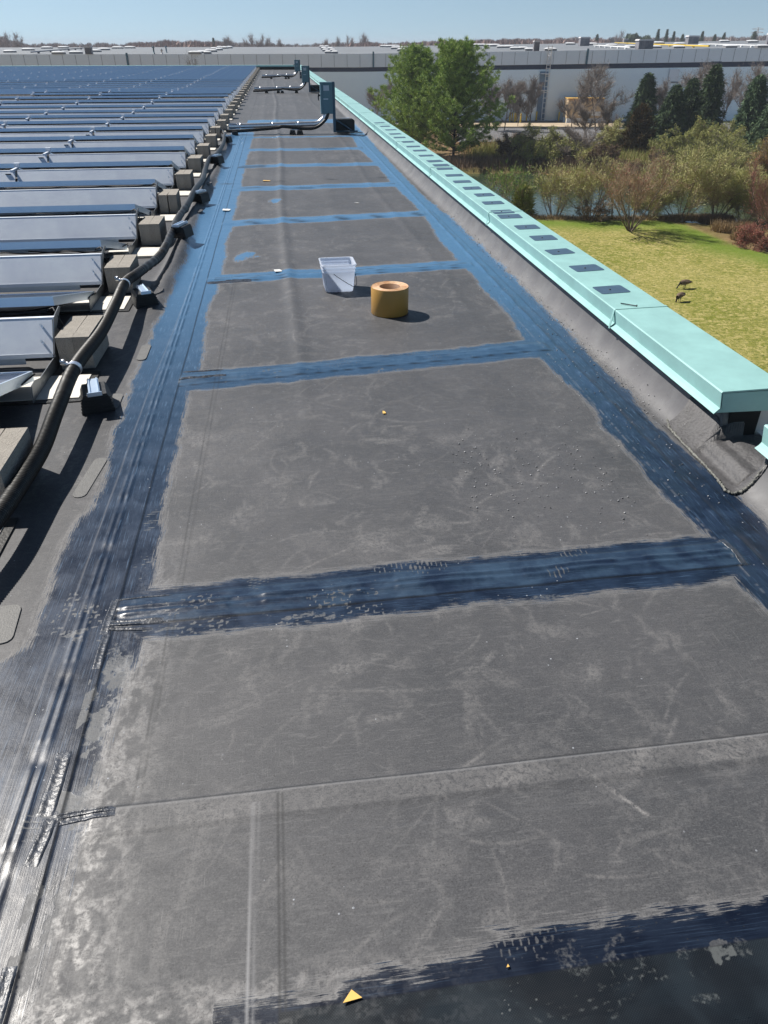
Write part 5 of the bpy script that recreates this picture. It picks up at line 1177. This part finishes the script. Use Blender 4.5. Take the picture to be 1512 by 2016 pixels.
        nN = int(105000*dens); k = r.randint(0, len(cl), nN); c0 = cl[k]; off = r.normal(0, 1, (nN, 3)); off /= np.linalg.norm(off, axis=1, keepdims=True); off[:, 2] = off[:, 2]*.7+.35
        P = c0+off*.05+r.normal(0, .05, (nN, 3)); Q = P+off*(.20+.24*r.rand(nN, 1))+np.array([0, 0, .06]); tv, tf = blades(P, Q, .055, r)
        link('needles', mesh_np('needles', tv, tf, M['pine']), o)
    elif kind in ('spruce', 'evergreen'):
        tr = [(np.array([0., 0, Hh*k/8]), np.array([0., 0, Hh*(k+1)/8]), .16*(1-k/9), .16*(1-(k+1)/9), 0) for k in range(8)]
        AL = list(tr); P_ = []; Dv = []
        nb = 260 if kind == 'spruce' else 150
        lump = r.rand(8)*.5+.75
        for k in range(nb):
            f = (k+.5)/nb; z0 = Hh*(.03+.97*f); rad_ = Wd*.5*(1-f)**.72*(.75+.5*r.rand())*lump[int(f*7.99)]**.6+.08; th = k*2.39996+r.normal(0, .25)
            dr_ = np.array([cos(th), sin(th), 0]); el = -.35+.9*f; tip = np.array([0, 0, z0])+dr_*rad_+np.array([0, 0, rad_*el*.7]); AL.append((np.array([0, 0, z0]), tip, .035, .01, 1))
            m_ = 7
            for j in range(m_):
                tt = (j+1)/m_; P_.append(np.array([0, 0, z0])*(1-tt)+tip*tt); Dv.append(dr_)
        P_ = np.array(P_); Dv = np.array(Dv)
        Vv, Fv = prisms([s_[0] for s_ in AL], [s_[1] for s_ in AL], [s_[2] for s_ in AL], [s_[3] for s_ in AL], 4); link('trunk', mesh_np('trunk', Vv, Fv, M['bark_dark']), o)
        nN = int((34000 if kind == 'spruce' else 20000)*dens); k = r.randint(0, len(P_), nN); P = P_[k]+r.normal(0, .13*Wd/5, (nN, 3)); dn = Dv[k]*.55+r.normal(0, .45, (nN, 3)); dn[:, 2] -= .35 if kind == 'spruce' else -.5
        Q = P+dn*(.30+.32*r.rand(nN, 1)); tv, tf = blades(P, Q, .13, r); link('foliage', mesh_np('foliage', tv, tf, M[colr or ('spruce' if kind == 'spruce' else 'juniper')]), o)
    elif kind == 'reeds':
        nN = int(2500*dens); th = r.rand(nN)*6.28; rr_ = np.sqrt(r.rand(nN))*Wd/2; P = np.stack([rr_*np.cos(th), rr_*np.sin(th)*.6, np.zeros(nN)], 1); Q = P+np.stack([r.normal(0, .22, nN), r.normal(0, .22, nN), Hh*(.4+.6*r.rand(nN))], 1)
        tv, tf = blades(P, Q, .06, r); link('stalks', mesh_np('stalks', tv, tf, M[colr or 'reed']), o)
    return o
GT = 'bare trees in front of the far warehouse'; GS = 'dark spruces beyond the pond'; GW = 'yellow green shrubs round the pond'; GH = 'trees along the horizon'
plant('pine', 812, 306, 116, 172, 11, 'left of the two big green pines, slightly slimmer and partly hidden', 'pair of big green pines')
plant('pine', 892, 316, 112, 205, 12, 'right and fuller of the two big green pines beyond the coping', 'pair of big green pines', dens=1.25)
plant('spruce', 1258, 268, 148, 66, 21, 'slim dark spruce standing left of the spruce group', GS)
plant('spruce', 1312, 285, 172, 70, 22, 'lower dark spruce at the left of the dense group', GS)
plant('spruce', 1342, 282, 158, 62, 23, 'middle dark spruce of the dense group', GS)
plant('spruce', 1380, 285, 130, 64, 24, 'tallest dark spruce at the right of the dense group', GS)
plant('spruce', 1464, 292, 152, 70, 25, 'blue green spruce standing alone in front of the white trailer', GS, dens=1.0, colr='spruce_blue')
plant('spruce', 1515, 300, 165, 80, 26, 'green conifer cut by the right edge of the photo', GS, colr='spruce_blue')
plant('evergreen', 1251, 305, 213, 64, 27, 'rusty orange conical juniper at the foot of the slim spruce')
plant('evergreen', 1378, 268, 222, 18, 28, 'small rusty conifer at the foot of the tallest spruce')
plant('bare', 1172, 262, 124, 120, 31, 'largest bare tree with a round fan of twigs beside the tan shed', GT, dens=1.3)
plant('bare', 1124, 258, 165, 62, 32, 'bare tree left of the tan shed', GT)
plant('bare', 992, 262, 152, 62, 33, 'bare tree close to the right flank of the big pine', GT)
plant('bare', 1019, 256, 158, 40, 34, 'slender bare tree left of the caged ladder', GT)
plant('bare', 1041, 256, 150, 42, 35, 'slender bare tree touching the caged ladder', GT)
plant('bare', 962, 262, 132, 50, 36, 'bare tree just behind the right pine', GT)
plant('bare', 738, 250, 158, 80, 37, 'bare tree at the left of the pines behind the coping', GT)
plant('bare', 1360, 262, 118, 110, 38, 'wide bare tree rising behind the tallest spruce', GT)
plant('bare', 1415, 262, 132, 50, 39, 'thin bare tree between the spruces', GT, dens=.4)
plant('bare', 1468, 270, 120, 104, 40, 'bare tree behind the lone blue green spruce', GT)
plant('bare', 1300, 262, 155, 50, 41, 'thin bare tree behind the spruce group', GT)
plant('bare', 1132, 330, 245, 70, 42, 'small dark forked bare tree on the far bank of the pond', None, mats=('bark_dark', 'twig_grey', None))
plant('bare', 1148, 284, 205, 44, 43, 'bare tree standing before the road, below the tan shed', GT)
plant('bare', 1192, 285, 195, 46, 44, 'bare tree before the road, right of the tan shed', GT)
plant('bush', 1065, 322, 246, 120, 51, 'big round olive bush on the far bank', GW, dens=1.6, mats=('bark_dark', 'twig_grey', 'leaf_olive'))
plant('bush', 1010, 318, 262, 66, 52, 'brown bush under the right pine', None, mats=('bark_dark', 'twig_grey', 'brush'), dens=1.0)
plant('bush', 1100, 320, 268, 60, 53, 'brownish bush right of the round olive one', None, mats=('bark_dark', 'twig_grey', 'brush'))
plant('bush', 1212, 300, 236, 64, 54, 'yellow green bush left of the rusty juniper', GW, mats=('bark', 'twig_tan', 'leaf_willow'))
plant('bush', 1188, 325, 285, 60, 55, 'low tan bush on the far bank below the bare trees', None, mats=('bark', 'twig_tan', 'brush'))
plant('bush', 1330, 318, 252, 90, 56, 'light green bush in front of the spruce group', GW, dens=1.3)
plant('bush', 1396, 308, 232, 84, 57, 'yellow green bush at the foot of the tallest spruce', GW, dens=1.3, mats=('bark', 'twig_tan', 'leaf_olive'))
plant('bush', 1372, 342, 285, 84, 58, 'olive bush in the middle of the far bank', GW, mats=('bark_dark', 'twig_grey', 'leaf_olive'))
plant('bush', 1448, 348, 255, 110, 59, 'broad olive bush below the lone spruce', GW, dens=1.5, mats=('bark_dark', 'twig_grey', 'leaf_olive'))
plant('bush', 1500, 372, 268, 60, 60, 'orange leaved small tree at the right edge', None, mats=('bark', 'twig_grey', 'leaf_orange'))
plant('bush', 1300, 345, 300, 60, 61, 'dark brown bush by the water below the juniper', None, mats=('bark_dark', 'twig_grey', 'brush'))
plant('willow', 998, 420, 322, 96, 62, 'fresh green shrub leaning over the water next to the coping', GW, mats=('bark', 'twig_tan', 'leaf_green'), dens=.22)
plant('evergreen', 1027, 424, 376, 38, 63, 'small dark evergreen stub at the edge of the pond', None, dens=.5, colr='leaf_olive')
plant('willow', 1092, 428, 312, 100, 64, 'pale willow shrub left of the lawn tree, nearest the coping', GW, mats=('bark', 'twig_tan', 'leaf_willow'), dens=.28)
plant('willow', 1160, 430, 300, 112, 65, 'yellow green willow shrub between the pale one and the lawn tree', GW, dens=.5)
plant('bush', 1166, 438, 394, 66, 66, 'low dark thorny bush at the edge of the lawn', None, mats=('bark_dark', 'twig_grey', 'brush'), dens=.35)
plant('bare', 1205, 428, 325, 60, 67, 'blackened leaning old trunk at the water', None, mats=('bark_dark', 'twig_grey', None), dens=.12, lean=(-4, 0))
plant('red', 1240, 457, 296, 134, 68, 'multi stemmed tree with reddish top standing alone on the lawn', None, name='lawn_tree', dens=1.2, mats=('bark', 'twig_tan', 'leaf_red'))
plant('willow', 1340, 428, 282, 150, 69, 'large willow shrub right of the lawn tree', GW, dens=1.5)
plant('willow', 1412, 430, 300, 140, 70, 'arching willow shrub leaning to the right', GW, dens=1.3, lean=(4, 0))
plant('willow', 1285, 430, 360, 70, 71, 'small pale willow behind the lawn tree', GW, dens=.8)
plant('willow', 1462, 436, 340, 90, 72, 'green willow shrub beside the red maple', GW, dens=1.0, mats=('bark', 'twig_tan', 'leaf_olive'))
plant('red', 1520, 485, 300, 130, 73, 'red budded maple cut by the right edge', None, name='red_maple', dens=1.5, mats=('bark', 'twig_red', 'leaf_red'))
plant('bush', 1478, 488, 436, 76, 74, 'low red twigged shrub at the end of the creek', None, mats=('bark', 'twig_red', 'leaf_red'), dens=.7)
plant('reeds', 1440, 452, 430, 80, 75, 'dry tan reeds along the creek', 'reeds by the creek'); plant('reeds', 1410, 434, 418, 70, 76, 'brown reeds where the creek meets the pond', 'reeds by the creek', colr='brush'); plant('reeds', 1470, 470, 446, 60, 77, 'yellowish reeds beside the red shrub', 'reeds by the creek')
plant('reeds', 1468, 378, 366, 60, 78, 'sandy dead grass on the far bank at the right', None)
# undergrowth along the banks: one mass nobody could count
def undergrowth(name, label, pts, n, h0, h1, mat, seed, jx=14, jy=3):
    r = np.random.RandomState(seed); P = []
    for k in range(n):
        i = r.randint(0, len(pts)-1); f = r.rand(); a, b2 = pts[i]; c2, d2 = pts[i+1]; X_, Y_, Z_ = at(a+(c2-a)*f+r.normal(0, jx), b2+(d2-b2)*f+r.normal(0, jy), GZ)
        P.append((X_, Y_, GZ-.1))
    P = np.array(P); Q = P+np.stack([r.normal(0, .25, n), r.normal(0, .25, n), h0+(h1-h0)*r.rand(n)], 1); tv, tf = blades(P, Q, .07, r)
    tag(link(name, mesh_np(name, tv, tf, M[mat])), label, name.replace('_', ' '), None, 'stuff')
undergrowth('far_bank_brush', 'dark brown brush along the far bank of the pond', [(850, 330), (960, 326), (1060, 326), (1130, 330), (1220, 338), (1330, 350), (1440, 366)], 24000, .4, 1.6, 'brush', 1, 12, 4)
undergrowth('dry_grass', 'dry tan grass and stems along the near bank', [(960, 428), (1060, 432), (1160, 434), (1260, 433), (1350, 430), (1420, 432)], 12000, .1, .6, 'reed', 2, 10, 1.5)
undergrowth('meadow_grass', 'rough grass between pond and road', [(940, 305), (1060, 300), (1200, 305), (1350, 320), (1500, 340)], 20000, .4, 1.5, 'leaf_olive', 3, 20, 9)
undergrowth('dead_grass', 'straw coloured grass between pond and road', [(940, 290), (1060, 290), (1200, 298), (1350, 310), (1500, 350)], 16000, .3, 1.3, 'reed', 4, 20, 10)
# horizon woodland
def woodland(name, label, x0, x1, tops, D, n, mat, seed, baseY=100):
    r = np.random.RandomState(seed); P = np.zeros((n, 3)); Q = np.zeros((n, 3)); xs_ = [t_[0] for t_ in tops]; ys_ = [t_[1] for t_ in tops]
    px_ = r.uniform(x0, x1, n); dd = D+r.uniform(-60, 90, n); h = np.interp(px_, xs_, ys_)+(vnoise(px_*.12, px_*0, seed)-.5)*5+(vnoise(px_*.6, px_*0, seed+1)-.5)*3
    for k in range(n):
        x_, y_, z_ = fwd(px_[k], h[k]+r.exponential(2.4), dd[k]); l_ = r.uniform(1.5, 6); P[k] = (x_+r.normal(0, .8), y_, z_-l_); Q[k] = (x_+r.normal(0, .6), y_, z_)
    tv, tf = blades(P, Q, 1.0, r)
    # lower dense part
    m_ = n//2; px2 = r.uniform(x0, x1, m_); A = np.zeros((m_, 3)); B = np.zeros((m_, 3))
    for k in range(m_):
        hh = np.interp(px2[k], xs_, ys_)+3+r.uniform(0, 6); x_, y_, z_ = fwd(px2[k], hh, D+r.uniform(-40, 60)); A[k] = (x_-r.uniform(1, 5), y_, z_-9); B[k] = (x_+r.normal(0, 1), y_, z_)
    tv2, tf2 = blades(A, B, 7.0, r)
    tag(link(name, mesh_np(name, np.concatenate([tv, tv2]), np.concatenate([tf, tf2+len(tv)]), M[mat])), label, 'woodland', None, 'stuff')
TL = [(-60, 68), (0, 70), (30, 80), (60, 85), (130, 84), (240, 85), (250, 84), (330, 82), (420, 80), (440, 81), (560, 85), (620, 86), (640, 83), (740, 84), (800, 82), (900, 80), (1000, 77), (1100, 74), (1200, 73), (1300, 72), (1512, 70), (1620, 66)]
woodland('far_woodland', 'grey brown leafless woodland along the horizon', -80, 1620, TL, 560, 14000, 'wood_far', 5)
woodland('reddish_woodland', 'reddish budding woodland along the horizon, right of centre', 690, 1200, [(690, 82), (760, 83), (900, 78), (1000, 76), (1100, 75), (1200, 76)], 500, 4500, 'wood_red', 6)
woodland('evergreen_woodland', 'dark green patches of distant woodland', 1235, 1280, [(1235, 66), (1280, 70)], 520, 500, 'wood_green', 7)
woodland('red_bud_woodland', 'reddish bare woodland above the solar rows', 250, 440, [(250, 84), (330, 79), (440, 80)], 510, 1500, 'wood_red', 8)
hz = [('bare', 12, 95, 60, 44, 'dense dark bare tree at the left edge of the horizon'), ('bare', 37, 95, 62, 22, 'second bare tree from the left on the horizon'), ('bare', 437, 96, 73, 22, 'bare horizon tree just right of the dark evergreen clump'), ('bare', 457, 96, 68, 26, 'bare horizon tree, broad, left of the tall pair'), ('bare', 492, 95, 64, 27, 'tallest bare horizon tree of the middle group'), ('bare', 516, 95, 67, 20, 'bare horizon tree right of the tallest'), ('bare', 531, 95, 72, 18, 'small bare horizon tree ending the middle group'), ('bare', 548, 95, 76, 16, 'lowest bare horizon tree of the middle group'), ('bare', 645, 95, 75, 18, 'bare horizon tree above the centre skylights'), ('bare', 672, 94, 71, 20, 'bare horizon tree left of the round topped pair'), ('bare', 690, 94, 68, 20, 'round topped bare horizon tree, left one'), ('bare', 713, 94, 63, 25, 'round topped bare horizon tree, right and taller'), ('bare', 1225, 84, 59, 26, 'bare horizon tree left of the conifers'), ('bare', 930, 90, 76, 14, 'small bare horizon tree above the reddish woods')]
for k, (kd, a, b2, t_, w_, lb) in enumerate(hz): plant(kd, a, b2, t_, w_, 200+k, lb, GH, D=470, dens=.35, mats=('bark', 'wood_far', None))
hz2 = [(422, 97, 75, 12, 'dark evergreen on the horizon above the solar rows'), (1174, 86, 68, 16, 'single evergreen on the horizon left of the bare tree'), (1293, 84, 58, 18, 'leftmost tall conifer on the right horizon'), (1310, 84, 58, 16, 'second tall conifer on the right horizon'), (1324, 84, 62, 14, 'third conifer of the right horizon group'), (1342, 84, 68, 22, 'low evergreen on the right horizon'), (1380, 84, 62, 18, 'conifer above the rooftop unit'), (1405, 84, 68, 18, 'dark low conifer right of the rooftop unit'), (1423, 84, 65, 18, 'bright green conifer on the right horizon'), (1482, 84, 63, 40, 'wide green tree below the pylon'), (1250, 84, 67, 44, 'broad olive tree clump left of the conifers')]
for k, (a, b2, t_, w_, lb) in enumerate(hz2): plant('spruce', a, b2, t_, w_, 300+k, lb, GH, name='evergreen_tree', D=470, dens=.35, colr='wood_green')
plant('bare', 386, 150, 106, 22, 401, 'small bare treetop in front of the left fascia, just over the solar rows', None, D=120, dens=.4)


# ================================================================== AIR
hb = MB(); hb.box(-3200, 3200, -400, 3700, GZ-1.6, 14)
hm = bpy.data.materials.new('pale air'); hm.use_nodes = True; ht_ = hm.node_tree
for n in list(ht_.nodes):
    if n.type != 'OUTPUT_MATERIAL': ht_.nodes.remove(n)
pv = nd(ht_, "ShaderNodeVolumePrincipled"); pv.inputs["Color"].default_value = (.80, .88, 1.0, 1); pv.inputs["Density"].default_value = .00030; pv.inputs["Anisotropy"].default_value = .1
ht_.links.new(pv.outputs[0], [n for n in ht_.nodes if n.type == 'OUTPUT_MATERIAL'][0].inputs['Volume'])
tag(hb.build('haze', hm), 'thin pale haze over the grounds', 'haze', None, 'stuff')
